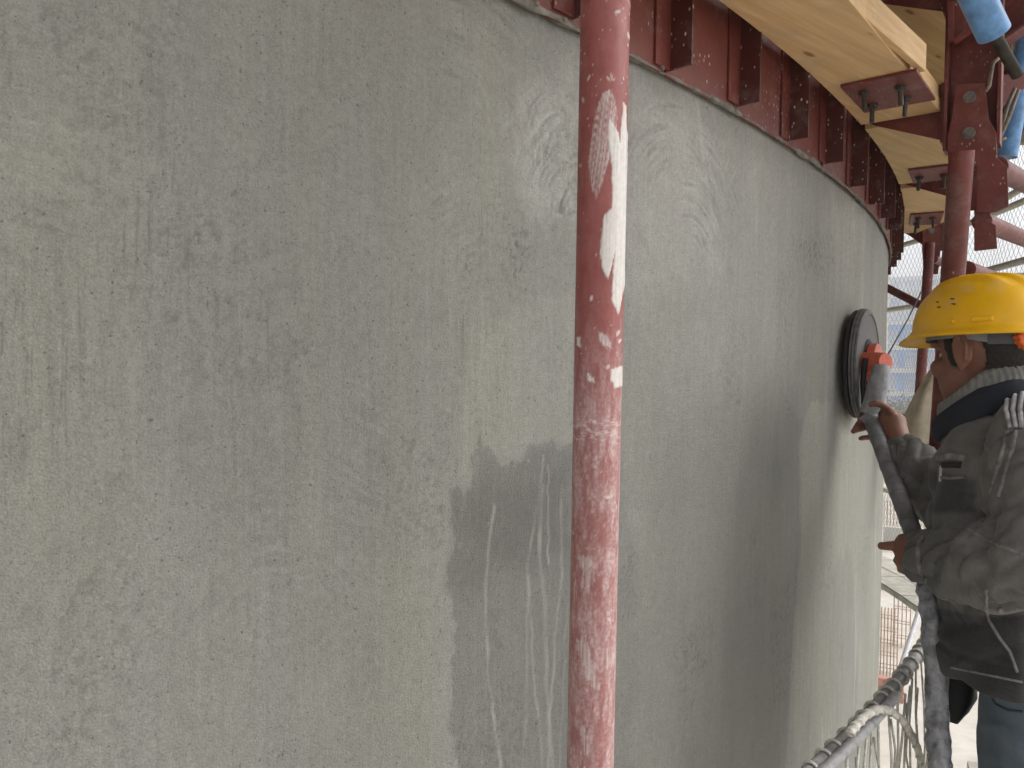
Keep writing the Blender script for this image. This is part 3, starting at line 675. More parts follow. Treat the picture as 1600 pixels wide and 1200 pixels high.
c_ = [sum((np.array(DR[min(max(i+o_, 0), len(DR)-1)])*w_ for o_, w_ in ((-1, .25), (0, .5), (1, .25)))) for i in range(len(DR))]
fine = []
for i in range(len(c_)-1):
    for k in range(8): fine.append(c_[i]*(1-k/8)+c_[i+1]*k/8)
mb = MB(); mb.tube(fine, .0068, 10)
o = obj('draped_rope', mb, M['rope'], None, 180); tag(o, 'thick pale rope flopped over the guard rail end', 'rope')
mb = MB()
for s_ in (0, 1):
    q = []
    for i, p in enumerate(fine):
        t = nrm(fine[min(i+1, len(fine)-1)]-fine[max(i-1, 0)]); a_ = nrm(np.cross(t, EZ)); b_ = np.cross(t, a_); an = i*.62+s_*math.pi
        q.append(p+.0056*(math.cos(an)*a_+math.sin(an)*b_))
    mb.tube(q, .0034, 6)
obj('strand', mb, M['ropedirty'], o, 180)
# pale plastic pipe leaning outside the net
tag(obj('plastic_pipe', pole_mesh(at(1398, 1075, 2.55), at(1446, 925, 2.85), .0095, 14), M['white'], None, 60), 'thin pale lilac plastic pipe slanting up behind the rope lashings', 'pipe')

# ------------------------------------------------------------------ walkway
deckm = mat_simple('dusty_plywood', (.42, .40, .35), .85, .25, 12, .001, 60)
deck = MB(); dkw = lambda d: .33 if d < 29 else .64
deck.loft([[rp(R+dkw(d), d, -1.56), rp(R+1.12, d, -1.56), rp(R+1.12, d, -1.53), rp(R+dkw(d), d, -1.53)] for d in np.arange(-20, 80.1, 2)])
walk = tag(obj('walkway', deck, deckm, None), kind='structure')
for k in range(25):
    d0, d1 = -20+k*4+.05, -20+k*4+3.95
    for (a_, b_) in (((.33, .70), (.71, 1.12)) if d1 < 29 else ((.65, .88), (.89, 1.12))):
        obj('board', MB().prism([rp(R+a_, d0, -1.528), rp(R+b_, d0, -1.528), rp(R+b_, (d0+d1)/2, -1.528), rp(R+b_, d1, -1.528), rp(R+a_, d1, -1.528), rp(R+a_, (d0+d1)/2, -1.528)], EZ*.008), deckm, walk)

# ------------------------------------------------------------------ outer guard: posts, pale rails, safety net
RO = R+1.16
guard = empty('outer_guard_rail', rp(RO, 55, -1.52), 'pale steel guard rails on the outer edge of the walkway behind the worker', 'guard rail')
for d in np.arange(26, 92, 8.0): obj('post', MB().tube([rp(RO, d, -1.6), rp(RO, d, 1.75)], .02, 12), M['cream'], guard, 60)
for zr_ in (-.95, -.45, .62, 1.15): obj('rail', MB().tube([rp(RO-.03, d, zr_) for d in np.arange(22, 96, 2)], .022, 12), M['cream'], guard, 60)
for (p, q) in [((1505,433,4.6),(1640,396,3.9)), ((1512,436,4.7),(1650,428,4.4)), ((1545,326,4.8),(1640,268,4.2))]:
    obj('rail', pole_mesh(at(*p), at(*q), .02, 12), M['cream'], guard, 60)
net2 = MB(); cell = .05; A0, A1 = 24, 96; RN = RO+.05; Z0, Z1 = -1.55, 1.75
sp = math.degrees(cell/RN)
def netp(d, z): return rp(RN+.05*math.sin(d*.35)+.03*math.sin(d*.9+z*2), d, z+.025*math.sin(d*.8)*(1.75-z)/2)
hh = Z1-Z0; dd_ = math.degrees(hh/RN*.62)
for k in range(int((A1-A0)/sp)):
    d = A0+k*sp
    for s_ in (1, -1):
        pts = [netp(d+s_*dd_*j/11, Z0+hh*j/11) for j in range(12)]; net2.tube(pts, .0016, 3, cap=False)
tag(obj('safety_net', net2, M['net'], None, 180), 'fine diamond-mesh safety net hung round the outside of the walkway', 'net')

# sack of cloth hung behind the tubes, cables
mb = MB(); rings = []
ct, cb = at(1462, 575, 2.55), at(1452, 745, 2.5); rd = nrm(np.cross(F_, EZ))
for k in range(15):
    f = k/14; c = ct*(1-f)+cb*f; wd = .012+.062*min(1, f*2.2)+.012*math.sin(f*5); dp = .02+.03*min(1, f*2)
    ring = []
    for a in np.linspace(0, 2*math.pi, 28, endpoint=False):
        fo = 1+.12*math.sin(a*5+f*3)+.06*math.sin(a*9-f*6); ring.append(c+rd*wd*fo*math.cos(a)+np.array([F_[0], F_[1], 0])*dp*fo*math.sin(a))
    rings.append(ring)
tag(obj('cloth_sack', mb.loft(rings), M['sack'], None, 180), 'limp beige cloth sack hanging between the two thin red tubes', 'sack')
tag(obj('cable', MB().tube([at(1440, 455, 3.0), at(1418, 500, 2.9), at(1400, 532, 2.75), at(1386, 556, 2.6)], .0026, 6), M['rust'], None, 180), 'thin dark cable slanting from the far tube towards the polisher', 'cable')
tag(obj('cable', MB().tube([at(1390, 640, 3.2), at(1430, 656, 3.1), at(1478, 671, 3.0)], .0045, 6), M['rust'], None, 180), 'thin dark wire stretched level behind the raised hand', 'cable')

# ------------------------------------------------------------------ wall polisher
tool = empty('wall_polisher', at(1470, 1240, 1.47), 'long-handled wall polishing machine with a grey disc and taped coral head', 'tool')
DP = cyl(1328, 569, R); nW = nrm([DP[0], DP[1]-CY, 0]); tW = np.cross(EZ, nW); tW = nrm(tW)
tiltn = nrm(nW-.015*tW); bW = np.cross(tiltn, tW); bW = nrm(bW); tW = np.cross(bW, tiltn)
def rev(prof, c, n, a, b, seg=72):
    return MB().loft([[c+n*h+r*(math.cos(q)*a+math.sin(q)*b) for q in np.linspace(0, 2*math.pi, seg, endpoint=False)] for (r, h) in prof])
obj('sponge_pad', rev([(.10, .013), (.144, .013), (.147, .016), (.147, .024), (.144, .0265), (.10, .0265)], DP, tiltn, tW, bW), M['rubber'], tool, 40)
disc = obj('disc', rev([(.02, .027), (.146, .027), (.151, .029), (.151, .033), (.148, .0345), (.151, .036), (.150, .040), (.147, .0415), (.149, .043), (.147, .047), (.136, .050), (.134, .047), (.08, .046), (.03, .0465)], DP, tiltn, tW, bW), M['discgrey'], tool, 40)
obj('hub', rev([(.068, .0466), (.068, .0480), (.060, .0483), (.02, .0484)], DP, tiltn, tW, bW), M['black'], disc, 40)
HB = DP+tiltn*.066-bW*.0
obj('gear_housing', rev([(.052, .0485), (.056, .051), (.056, .070), (.050, .075), (.026, .078), (.020, .080)], DP, tiltn, tW, bW, 48), M['orange'], tool, 40)
pA = DP+tiltn*.086
hz = MB(); q0, q1 = at(1346, 568, 2.04), at(1384, 566, 1.97)
hz.tube([q0, (q0+q1)/2, q1], [.030, .029, .024], 16); obj('motor_neck', hz, M['orange'], tool, 40)
mb = MB(); j0, j1, j2, j3 = at(1378, 572, 1.97), at(1374, 594, 1.965), at(1366, 624, 1.965), at(1356, 648, 1.965)
mb.tube([j0, j1, (j1+j2)/2, j2, j3], [.020, .025, .026, .024, .020], 20, up=RT); 
mb.v = [tuple(np.array(v)+.0022*np.array([float(noise(v[0]*70, v[1]*70, v[2]*70, seed=i)) for i in range(3)])) for v in mb.v]
obj('taped_joint', mb, M['tape'], tool, 50)
obj('fork', MB().tube([at(1352, 560, 1.99), at(1348, 600, 1.985), at(1352, 640, 1.972)], [.007, .007, .009], 8), M['black'], tool, 50)
PP = [at(1354, 646, 1.968), at(1360, 654, 1.962), at(1366, 668, 1.95), at(1385, 720, 1.86), at(1406, 777, 1.76), at(1427, 834, 1.665), at(1441, 882, 1.60), at(1452, 930, 1.55)]
def catmull(P, n):
    P = [P[0]]+list(P)+[P[-1]]; out = []
    for i in range(1, len(P)-2):
        for k in range(n):
            t = k/n; p0, p1, p2, p3 = P[i-1:i+3]; out.append(.5*((2*p1)+(-p0+p2)*t+(2*p0-5*p1+4*p2-p3)*t*t+(-p0+3*p1-3*p2+p3)*t**3))
    return out+[P[-2]]
pl_ = catmull(PP, 8)
mb = MB(); mb.tube(pl_, [.0215 if i < 4 else (.0205 if i < 10 else .0188) for i in range(len(pl_))], 24)
pole_o = obj('handle_tube', mb, M['pole'], tool, 60)
for k in range(11):                                            # windings of tape
    i = 16+k*3
    if i+1 < len(pl_): obj('tape_band', MB().tube([pl_[i]+(pl_[i+1]-pl_[i])*(-.1), pl_[i]+(pl_[i+1]-pl_[i])*.55], .0196+.0004*(k % 2), 20, up=(1, .3*k, 1)), M['pole'], pole_o, 60)
for k in range(7):
    i = 22+k*4
    if i < len(pl_)-1:
        c = pl_[i]; mb = MB(); ar = [c+.0205*(math.cos(a)*RT*.95+math.sin(a)*F_)+EZ*(.006*math.sin(a*2)-.004) for a in np.linspace(-.6, .9, 8)]
        obj('cable_tie', MB().tube(ar, .0022, 6), M['black'], pole_o, 180)
WP = catmull([at(1449, 915, 1.56), at(1453, 950, 1.54), at(1459, 1010, 1.52), at(1463, 1070, 1.505), at(1464, 1130, 1.49), at(1468, 1200, 1.47), at(1476, 1290, 1.45)], 10)
rings = []
t_ = nrm(WP[-1]-WP[0]); a_ = nrm(np.cross(t_, F_)); b_ = np.cross(t_, a_)
for i, p in enumerate(WP):
    rings.append([p+(.0205+.0035*float(noise(a*1.2+i*.25, i*.33-a, seed=401))+.0016*float(noise(a*3-i*.5, i*.8, seed=402)))*(math.cos(a)*a_+math.sin(a)*b_) for a in np.linspace(0, 2*math.pi, 36, endpoint=False)])
obj('wrapped_grip', MB().loft(rings), M['plastic_wrap'], tool, 180)

# ------------------------------------------------------------------ worker
def voxel(mb, name, vox, smooth=6, fac=.5):
    me = mb.mesh(name+'_raw'); o = bpy.data.objects.new(name+'_raw', me); COL.objects.link(o)
    r = o.modifiers.new('r', 'REMESH'); r.mode = 'VOXEL'; r.voxel_size = vox
    if smooth: s_ = o.modifiers.new('s', 'SMOOTH'); s_.iterations = smooth; s_.factor = fac
    dg = bpy.context.evaluated_depsgraph_get(); dg.update(); ev = o.evaluated_get(dg)
    out = bpy.data.meshes.new_from_object(ev); out.name = name
    bpy.data.objects.remove(o); bpy.data.meshes.remove(me)
    return out
def get_co(me): a = np.empty(len(me.vertices)*3, np.float32); me.vertices.foreach_get('co', a); return a.reshape(-1, 3)
def get_no(me): a = np.empty(len(me.vertices)*3, np.float32); me.vertex_normals.foreach_get('vector', a); return a.reshape(-1, 3)
def set_co(me, a): me.vertices.foreach_set('co', a.astype(np.float32).ravel()); me.update()

O = at(1581, 597, 1.50); O[2] = ZC
taz = math.radians(-13); TF = np.array([math.sin(taz), math.cos(taz), 0]); TL = np.array([-math.cos(taz), math.sin(taz), 0])
def tp(f, l, z): return O+TF*f+TL*l+EZ*z
haz = math.radians(22); pt = math.radians(-6)
HC = at(1537, 548, 1.5)
HL = np.array([-math.cos(haz), math.sin(haz), 0]); HF = np.array([math.sin(haz)*math.cos(pt), math.cos(haz)*math.cos(pt), math.sin(pt)]); HU = np.cross(HL, HF)*-1
HU = HU if HU[2] > 0 else -HU
def hp(f, l, u): return HC+HF*f+HL*l+HU*u
worker = empty('person', tp(0, 0, -1.52), 'worker in yellow hard hat, dark grey jacket and jeans polishing the wall', 'person')

# skin: head, neck, trunk, arms, hands, legs in one surface
ARM_L = [tp(-.07, .165, -.085), at(1640, 800, 1.29), at(1610, 885, 1.28), at(1452, 873, 1.51), at(1424, 866, 1.575)]
ARM_R = [tp(-.02, -.18, -.09), at(1530, 790, 1.72), at(1478, 790, 1.74), at(1412, 706, 1.885), at(1396, 672, 1.925)]
sk = MB()
sk.ell(hp(-.012, 0, .032), HF*.094, HL*.076, HU*.098, 28, 18)
sk.ell(hp(.030, 0, -.045), HF*.062, HL*.060, HU*.078, 24, 16)
sk.ell(hp(.040, 0, -.085), HF*.048, HL*.046, HU*.040, 20, 12)
sk.ell(hp(.068, 0, -.104), HF*.022, HL*.026, HU*.018)
sk.ell(hp(.076, 0, .022), HF*.018, HL*.052, HU*.014)
sk.tube([hp(.084, 0, .012), hp(.098, 0, -.012), hp(.108, 0, -.030), hp(.095, 0, -.040)], [.009, .011, .0145, .012], 12)
for s_ in (-1, 1):
    sk.ell(hp(.062, s_*.038, -.028), HF*.024, HL*.024, HU*.022)
    sk.ell(hp(.098, s_*.011, -.037), HF*.009, HL*.008, HU*.007)
    sk.ell(hp(-.026, s_*.080, -.006)-HF*.004, HF*.017+HL*s_*.006, HL*s_*.007-HF*.003, HU*.032)
    sk.tube([hp(-.020+.016*math.cos(a)-.010, s_*(.086+.004*math.sin(a*.5)), -.004+.031*math.sin(a)) for a in np.linspace(-.9, 4.0, 14)], .0042, 8)
    sk.ell(hp(-.022, s_*.080, -.036), HF*.008, HL*.006, HU*.010)
sk.ell(hp(.090, 0, -.064), HF*.010, HL*.024, HU*.005); sk.ell(hp(.088, 0, -.076), HF*.010, HL*.021, HU*.006)
sk.tube([hp(-.02, 0, -.03), hp(-.035, 0, -.09), tp(.025, .034, -.06), tp(.0, .02, -.14)], [.054, .053, .056, .07], 24)
for z, f, a, b in ():
    pass
sk.loft([[tp(f+a*math.cos(q), b*math.sin(q), z) for q in np.linspace(0, 2*math.pi, 28, endpoint=False)] for z, f, a, b in ((-.075, .0, .06, .09), (-.14, -.005, .085, .14), (-.3, -.01, .095, .14), (-.45, -.03, .085, .125), (-.60, -.075, .07, .11), (-.72, -.085, .06, .11))])
sk.tube([tp(-.03, .10, -.13), ARM_L[0]-EZ*.01, *ARM_L[1:3]], [.05, .055, .05, .046], 16); sk.tube(ARM_L[2:], [.045, .031, .028], 16)
sk.tube([tp(-.02, -.10, -.13), ARM_R[0]-EZ*.01, *ARM_R[1:3]], [.05, .055, .05, .046], 16); sk.tube(ARM_R[2:], [.045, .030, .027], 16)
LEG = {}
for s_ in (-1, 1):
    LEG[s_] = [tp(-.09, s_*.085, -.66), tp(-.085, s_*.09, -1.05), tp(-.115, s_*.10, -1.44)]
    sk.tube([LEG[s_][0], LEG[s_][0]*.5+LEG[s_][1]*.5, LEG[s_][1], LEG[s_][1]*.55+LEG[s_][2]*.45, LEG[s_][2]], [.072, .066, .055, .053, .038], 18)
    sk.tube([LEG[s_][2]-TF*.03-EZ*.03, LEG[s_][2]+TF*.05-EZ*.045, LEG[s_][2]+TF*.15-EZ*.06], [.034, .036, .022], 14)
hands = MB()
# near (left) hand round the tube: palm on the camera side, thumb pointing at the wall, fingers curling behind
wl = ARM_L[-1]
hands.tube([at(1446, 872, 1.52), at(1430, 868, 1.555), at(1419, 866, 1.575), at(1411, 868, 1.585)], [.029, .031, .034, .026], 16, flat=1.15)
hands.ell(at(1416, 873, 1.58), RT*.022, F_*.020, UP*.034)
def finger(pts, r0=.0098, r1=.0072): hands.tube([at(*p) for p in pts], list(np.linspace(r0, r1, len(pts))), 10); hands.ell(at(*pts[-1]), RT*r1, F_*r1, UP*r1, 10, 8)
finger([(1424,852,1.572),(1408,852,1.578),(1394,853,1.585),(1384,853,1.592),(1377,853,1.598)], .0125, .0085)              # thumb
finger([(1411,852,1.592),(1404,846,1.615),(1408,840,1.655),(1420,838,1.685),(1432,841,1.69)])
finger([(1408,864,1.592),(1401,860,1.618),(1405,855,1.655),(1418,853,1.682),(1432,856,1.685)])
finger([(1408,878,1.590),(1402,876,1.612),(1406,873,1.642),(1420,870,1.668),(1434,872,1.670)])
finger([(1412,891,1.585),(1407,890,1.603),(1411,888,1.628),(1424,886,1.650),(1436,887,1.652)], .0085, .0065)
# far (right) hand round the neck of the machine
hands.tube([at(1404, 692, 1.905), at(1398, 674, 1.93), at(1393, 660, 1.945), at(1388, 648, 1.955)], [.028, .031, .034, .026], 16, flat=1.1)
hands.ell(at(1389, 658, 1.955), RT*.022, F_*.022, UP*.036)
finger([(1394,646,1.93),(1386,638,1.915),(1377,632,1.91),(1368,630,1.912),(1361,632,1.92)], .0115, .0082)               # thumb over the tube
finger([(1384,642,1.965),(1372,640,1.995),(1358,641,2.005),(1348,646,1.992),(1344,655,1.978)])
finger([(1382,653,1.965),(1368,652,1.99),(1352,656,1.998),(1341,662,1.985),(1337,668,1.975)])
finger([(1382,665,1.962),(1368,666,1.985),(1353,668,1.99),(1341,671,1.985),(1333,674,1.975)])
finger([(1384,677,1.955),(1371,680,1.972),(1360,683,1.978),(1351,684,1.972),(1345,685,1.965)], .0088, .0068)
bodym = MB(); bodym.add(sk.v, sk.f); bodym.add(hands.v, hands.f)
body = voxel(bodym, 'body', .0036, 3, .5)
m = NT('skin'); n = m.noise(90, 4); n2 = m.noise(14, 4)
c = m.mix(m.ramp(n2, .3, .7), (.255, .120, .078), (.20, .085, .055)); c = m.mix(m.ramp(n, .55, .75, 0, .25), c, (.30, .15, .10))
c = m.mix(m.math('MULTIPLY', m.attr('scalp'), m.ramp(m.noise(520, 2), .3, .55, .45, 1)), c, (.018, .013, .011)); m.color(c); m.rough(.52); m.b.inputs['Subsurface Weight'].default_value = .08; m.b.inputs['Subsurface Radius'].default_value = (.01, .004, .002); m.bump(m.noise(350, 3), .0006, .5)
obj('body', body, m.m, worker, 180)
# hair: the scalp lifted off the head behind and beside the face
co, no = get_co(body), get_no(body); loc = np.stack([(co-HC) @ HF, (co-HC) @ HL, (co-HC) @ HU], -1)
f_, l_, u_ = loc.T
jag = .006*noise(f_*160, l_*160, u_*60, seed=11)
ear = (np.hypot((f_+.026)/.030, (u_+.004)/.042) < 1)
isb = (f_ > -.002) & (f_ < .022) & (u_ > -.032+jag) & (np.abs(l_) > .04)
hm = (((u_ > -.044+jag) & (f_ < -.046)) | ((u_ > .03+jag)) | isb) & ~(ear & (f_ < -.002)) & (np.linalg.norm(co-HC, axis=1) < .16)
hm &= ~((f_ > .045) & (u_ < .06))
soft = np.maximum(np.maximum(sstep(-.066, -.040, u_+jag)*sstep(-.03, -.05, f_), sstep(.018, .036, u_+jag)), sstep(-.04, -.02, u_)*sstep(-.008, .0, f_)*sstep(.028, .020, f_)*(np.abs(l_) > .04))*(np.linalg.norm(co-HC, axis=1) < .17)*(1-ear*(f_ < -.002))
at_ = body.attributes.new('scalp', 'FLOAT', 'POINT'); at_.data.foreach_set('value', soft.astype(np.float32))
vm = np.nonzero(hm)[0]; mapi = -np.ones(len(co), int); mapi[vm] = np.arange(len(vm))
hf_ = [[mapi[i] for i in p.vertices] for p in body.polygons if all(mapi[i] >= 0 for i in p.vertices)]
hv = co[vm]+no[vm]*(.0035+.0015*noise(co[vm, 0]*400, co[vm, 1]*400, co[vm, 2]*150, seed=12))[:, None]
me = bpy.data.meshes.new('hair'); me.from_pydata([tuple(map(float, p)) for p in hv], [], hf_); me.update()
ho = obj('hair', me, M['hair'], worker, 180); sm = ho.modifiers.new('s', 'SOLIDIFY'); sm.thickness = .003; sm.offset = -1
for s_ in (-1, 1):
    mb = MB(); mb.ell(hp(.064, s_*.028, -.002), HF*.011, HL*.012, HU*.009); obj('eye', mb, mat_simple('eye_white', (.6, .57, .52), .2, .05, bump=0) if s_ < 0 else bpy.data.materials['eye_white'], worker, 180)

# jacket
jk = MB()
SEC = [(-.565, -.042, .152, .178), (-.53, -.042, .158, .184), (-.46, -.035, .150, .18), (-.38, -.02, .145, .187), (-.27, 0, .136, .19), (-.17, 0, .134, .192), (-.12, -.003, .124, .18), (-.085, .004, .112, .15), (-.062, .012, .092, .115)]
jk.loft([[tp(f+a*math.cos(q)*(1+.0*q), b*math.sin(q), z) for q in np.linspace(0, 2*math.pi, 40, endpoint=False)] for z, f, a, b in SEC])
jk.tube([tp(-.06, .08, -.12), ARM_L[0], (ARM_L[0]+ARM_L[1])/2, ARM_L[1], ARM_L[2]+RT*.01-UP*.0, ARM_L[2]*.72+ARM_L[3]*.28, ARM_L[2]*.35+ARM_L[3]*.65, ARM_L[3]+(ARM_L[3]-ARM_L[2])*.0, at(1438, 866, 1.535)], [.066, .084, .090, .088, .082, .078, .067, .054, .051], 22)
jk.tube([tp(-.03, -.08, -.09), ARM_R[0], (ARM_R[0]+ARM_R[1])/2, ARM_R[1], ARM_R[2], ARM_R[2]*.6+ARM_R[3]*.4, ARM_R[3], at(1404, 692, 1.905)], [.085, .088, .082, .076, .070, .064, .050, .046], 22)
jm = voxel(jk, 'jacket', .0058, 8, .5)
co, no = get_co(jm), get_no(jm)
def axis_par(co, a, b):
    t = ((co-a) @ (b-a))/((b-a) @ (b-a)); p = a+np.clip(t, 0, 1)[:, None]*(b-a); return t, np.linalg.norm(co-p, axis=1)
disp = .003*fbm(co[:, 0]*9, co[:, 1]*9, co[:, 2]*7, o=3, seed=501)
def ridge(x): return 1-np.abs(x)*2
def folds(t, L, ang, seed, freq): return np.minimum(np.abs(noise(t*L*freq+1.4*np.sin(ang+seed)+.5*np.sin(2*ang), np.cos(ang)*1.1+seed, np.sin(ang)*1.1, seed=seed))*2.4, 1)
for A_, B_, sd_, k_ in ((ARM_L[2], ARM_L[3], 511, .010), (ARM_R[2], ARM_R[3], 521, .008), (ARM_L[0], ARM_L[2], 531, .007), (ARM_R[0], ARM_R[2], 541, .006)):
    L_ = np.linalg.norm(B_-A_); t, d = axis_par(co, A_, B_); ax = (B_-A_)/L_; u1 = nrm(np.cross(ax, EZ)); u2 = np.cross(ax, u1)
    an = np.arctan2((co-A_) @ u2, (co-A_) @ u1); wgt = sstep(.13, .085, d)*sstep(-.25, .05, t)*sstep(1.2, .95, t)
    disp += wgt*k_*1.3*(folds(t, L_, an, sd_, 26)-.6)+wgt*.5*k_*(folds(t, L_, an, sd_+3, 52)-.6)
tz = co[:, 2]-ZC; tor = sstep(-.04, -.12, tz)
dl = (co-O) @ TL; df = (co-O) @ TF
disp += tor*.010*(np.minimum(np.abs(noise(tz*11+df*8, dl*5, df*5, seed=551))*2.4, 1)-.6)
disp -= .006*sstep(.008, .0, np.abs(tz+.505))
ft = folds(tz*1.0, 1, np.arctan2(dl, df), 561, 17); disp += .008*(ft-.6)*sstep(-.30, -.48, tz)
set_co(jm, co+no*disp[:, None])
co = get_co(jm)
# cloth colour zones: black front panel, grey worn cloth, dust on the raised arms and shoulders
tz = co[:, 2]-ZC; dl = (co-O) @ TL; df = (co-O) @ TF
tL, dL = axis_par(co, ARM_L[2], ARM_L[3]); tU, dU = axis_par(co, ARM_L[0], ARM_L[2]); tR, dR = axis_par(co, ARM_R[2], ARM_R[3]); tS, dS = axis_par(co, ARM_R[0], ARM_R[2])
inarm = (np.minimum(np.minimum(dL, dU), np.minimum(dR, dS)) < .105)
blk = sstep(-.165, -.18, tz)*(1-sstep(.098, .088, np.minimum(dL, dU)))*(1-sstep(.082, .074, np.minimum(dR, dS)))*sstep(-.02, .01, df+.25*dl)
dust = np.clip(.40+.55*fbm(co[:, 0]*16, co[:, 1]*16, co[:, 2]*12, o=4, seed=571), 0, 1)*(sstep(.13, .09, np.minimum(dU, dR))*.9+.25)
for nme, arr in (('blk', blk), ('dust', dust)): t_ = jm.attributes.new(nme, 'FLOAT', 'POINT'); t_.data.foreach_set('value', arr.astype(np.float32))
m = NT('worn_grey_cloth'); n = m.noise(300, 3, .6); n2 = m.noise(35, 5, .65)
c = m.mix(m.ramp(n2, .3, .7), (.090, .090, .084), (.118, .117, .109)); c = m.mix(m.attr('blk'), c, (.014, .015, .016))
c = m.mix(m.math('MULTIPLY', m.attr('dust'), m.ramp(n2, .35, .75, .1, .7)), c, (.29, .285, .27)); c = m.mix(m.ramp(n, .3, .7, 0, .16), c, (.16, .155, .15)); m.color(c); m.rough(.92)
m.b.inputs['Sheen Weight'].default_value = .15
bp = m.bump(n, .0007, .7); m.bump(m.noise(55, 4, .6), .002, .6, bp)
jo = obj('jacket', jm, m.m, worker, 180)
BV = BVHTree.FromPolygons([Vector(map(float, v)) for v in co], [list(p.vertices) for p in jm.polygons])
def hit(x, y):
    d = Vector(tuple(ray(x, y))).normalized(); h = BV.ray_cast(Vector(tuple(CAM)), d); return (np.array(h[0]), np.array(h[1])) if h[0] is not None else (None, None)
def ribbon(name, pts, wd, mat, th=.0025, n=26):
    P = []; 
    for i in range(len(pts)-1):
        for k in range(n//len(pts)+2): f = k/(n//len(pts)+2); P.append((pts[i][0]*(1-f)+pts[i+1][0]*f, pts[i][1]*(1-f)+pts[i+1][1]*f))
    P.append(pts[-1]); Q = [(a, b) for a, b in (hit(*p) for p in P) if a is not None]
    if len(Q) < 3: return
    rings = []; last = None
    for i in range(len(Q)):
        p, nn = Q[i]; t = nrm(Q[min(i+1, len(Q)-1)][0]-Q[max(i-1, 0)][0]); s_ = nrm(np.cross(t, nn)); nn = np.cross(s_, t)
        if nn @ Q[i][1] < 0: nn = -nn
        rings.append([p+s_*wd/2-nn*.003, p+s_*wd/2+nn*th*.6, p+s_*wd*.2+nn*th, p-s_*wd*.2+nn*th, p-s_*wd/2+nn*th*.6, p-s_*wd/2-nn*.003])
    return obj(name, MB().loft(rings), mat, jo, 180)
pipe_m = mat_simple('pale_piping', (.36, .36, .37), .8, .4, 60, .001, 200); seam_m = mat_simple('grey_seam', (.19, .188, .18), .9, .45, 80, .002, 260); dark_m = mat_simple('navy_lining', (.012, .015, .024), .85, .3)
for dx in (0, 11, 22): ribbon('shoulder_stripe', [(1592+dx*1.0, 592), (1576+dx, 612), (1572+dx, 640), (1579+dx*.8, 668)], .007, pipe_m, .004)
for dx in (0, 14): ribbon('sleeve_seam', [(1574+dx, 672), (1568+dx, 700), (1556+dx, 740), (1546+dx, 776)], .007, seam_m, .003)
ribbon('sleeve_seam', [(1512, 826), (1540, 842), (1570, 856), (1598, 866)], .005, seam_m, .002)
ribbon('pocket_welt', [(1466, 716), (1484, 712), (1508, 716)], .013, seam_m, .004); ribbon('pocket_zip', [(1470, 727), (1486, 726), (1502, 727)], .011, M['black'], .003); ribbon('zip_pull', [(1472, 728), (1471, 742), (1470, 752)], .004, pipe_m, .004)
ribbon('pocket_welt', [(1468, 746), (1488, 747), (1508, 745)], .006, seam_m, .003)
ribbon('pocket_piping', [(1542, 922), (1541, 950), (1546, 970), (1562, 996), (1578, 1018), (1590, 1050)], .005, seam_m, .004)
ribbon('hem_seam', [(1486, 1043), (1520, 1050), (1560, 1058), (1598, 1066)], .004, seam_m, .002)
ribbon('cuff_band', [(1444, 838), (1436, 850), (1434, 870), (1438, 892), (1448, 908)], .010, seam_m, .004)
h0 = hit(1565, 954)
if h0[0] is not None:
    obj('snap', MB().ell(h0[0], nrm(h0[1])*.004, RT*.0062, UP*.0062), M['steel'], jo, 180)
# collars: navy stand-up collar, ribbed knit collar inside
def collar(name, drop, h, grow, mat, ribs=0, f0=.026, l0=.036, thick=.008):
    A = np.linspace(0, 2*math.pi, 184 if ribs else 72, endpoint=False); rings = []
    for k, (kk, off) in enumerate([(0, .004), (.35, .006), (.75, .004), (.95, .001), (1, -.003), (.97, -thick), (.5, -thick), (0, -thick)]):
        ring = []
        for a in A:
            fr = .5+.5*math.cos(a); top = float(np.interp(fr, [0, .25, .5, .75, 1], [.036, .034, .020, -.014, -.046]))-drop
            z = top-h*(1-kk)+.0015*math.sin(a*5+drop*90); rb = .0016*math.cos(a*ribs) if ribs and k < 5 else 0
            r_ = .074+grow+off+rb; lean = .018*kk
            ring.append(tp(f0+lean*.6+r_*1.10*math.cos(a), l0+r_*math.sin(a), z))
        rings.append(ring)
    return obj(name, MB().loft(rings, cap=False), mat, jo, 180)
knit = mat_simple('grey_knit', (.20, .20, .185), .95, .25, 90, .002, 300)
collar('knit_collar', 0, .060, .0, knit, 46)
collar('outer_collar', .028, .050, .010, dark_m, 0)
# jeans and boots
jn = MB()
jn.loft([[tp(-.066+a*math.cos(q), b*math.sin(q), z) for q in np.linspace(0, 2*math.pi, 32, endpoint=False)] for z, a, b in ((-.42, .092, .150), (-.62, .105, .155), (-.76, .105, .16))])
for s_ in (-1, 1):
    a, b, c = LEG[s_]; jn.tube([a-EZ*-.03, a*.6+b*.4, b, b*.5+c*.5, c, c-EZ*.045], [.100, .093, .080, .076, .072, .075], 22)
jm2 = voxel(jn, 'jeans', .008, 6, .5); co, no = get_co(jm2), get_no(jm2)
set_co(jm2, co+no*(.006*(np.clip(1-np.abs(noise(co[:, 2]*16+co[:, 0]*9, co[:, 0]*7, co[:, 1]*7, seed=601))*3, 0, 1)-.3)+.004*fbm(co[:, 0]*12, co[:, 1]*12, co[:, 2]*8, seed=602))[:, None])
m = NT('dusty_denim'); n = m.noise(420, 2); n2 = m.noise(9, 5, .6)
c = m.mix(m.ramp(n2, .35, .7), (.085, .122, .155), (.17, .21, .245)); c = m.mix(m.ramp(n, .4, .65, 0, .35), c, (.17, .20, .22)); m.color(c); m.rough(.9); m.bump(n, .0006, .6)
jeo = obj('jeans', jm2, m.m, worker, 180)
BV = BVHTree.FromPolygons([Vector(map(float, v)) for v in get_co(jm2)], [list(p.vertices) for p in jm2.polygons])
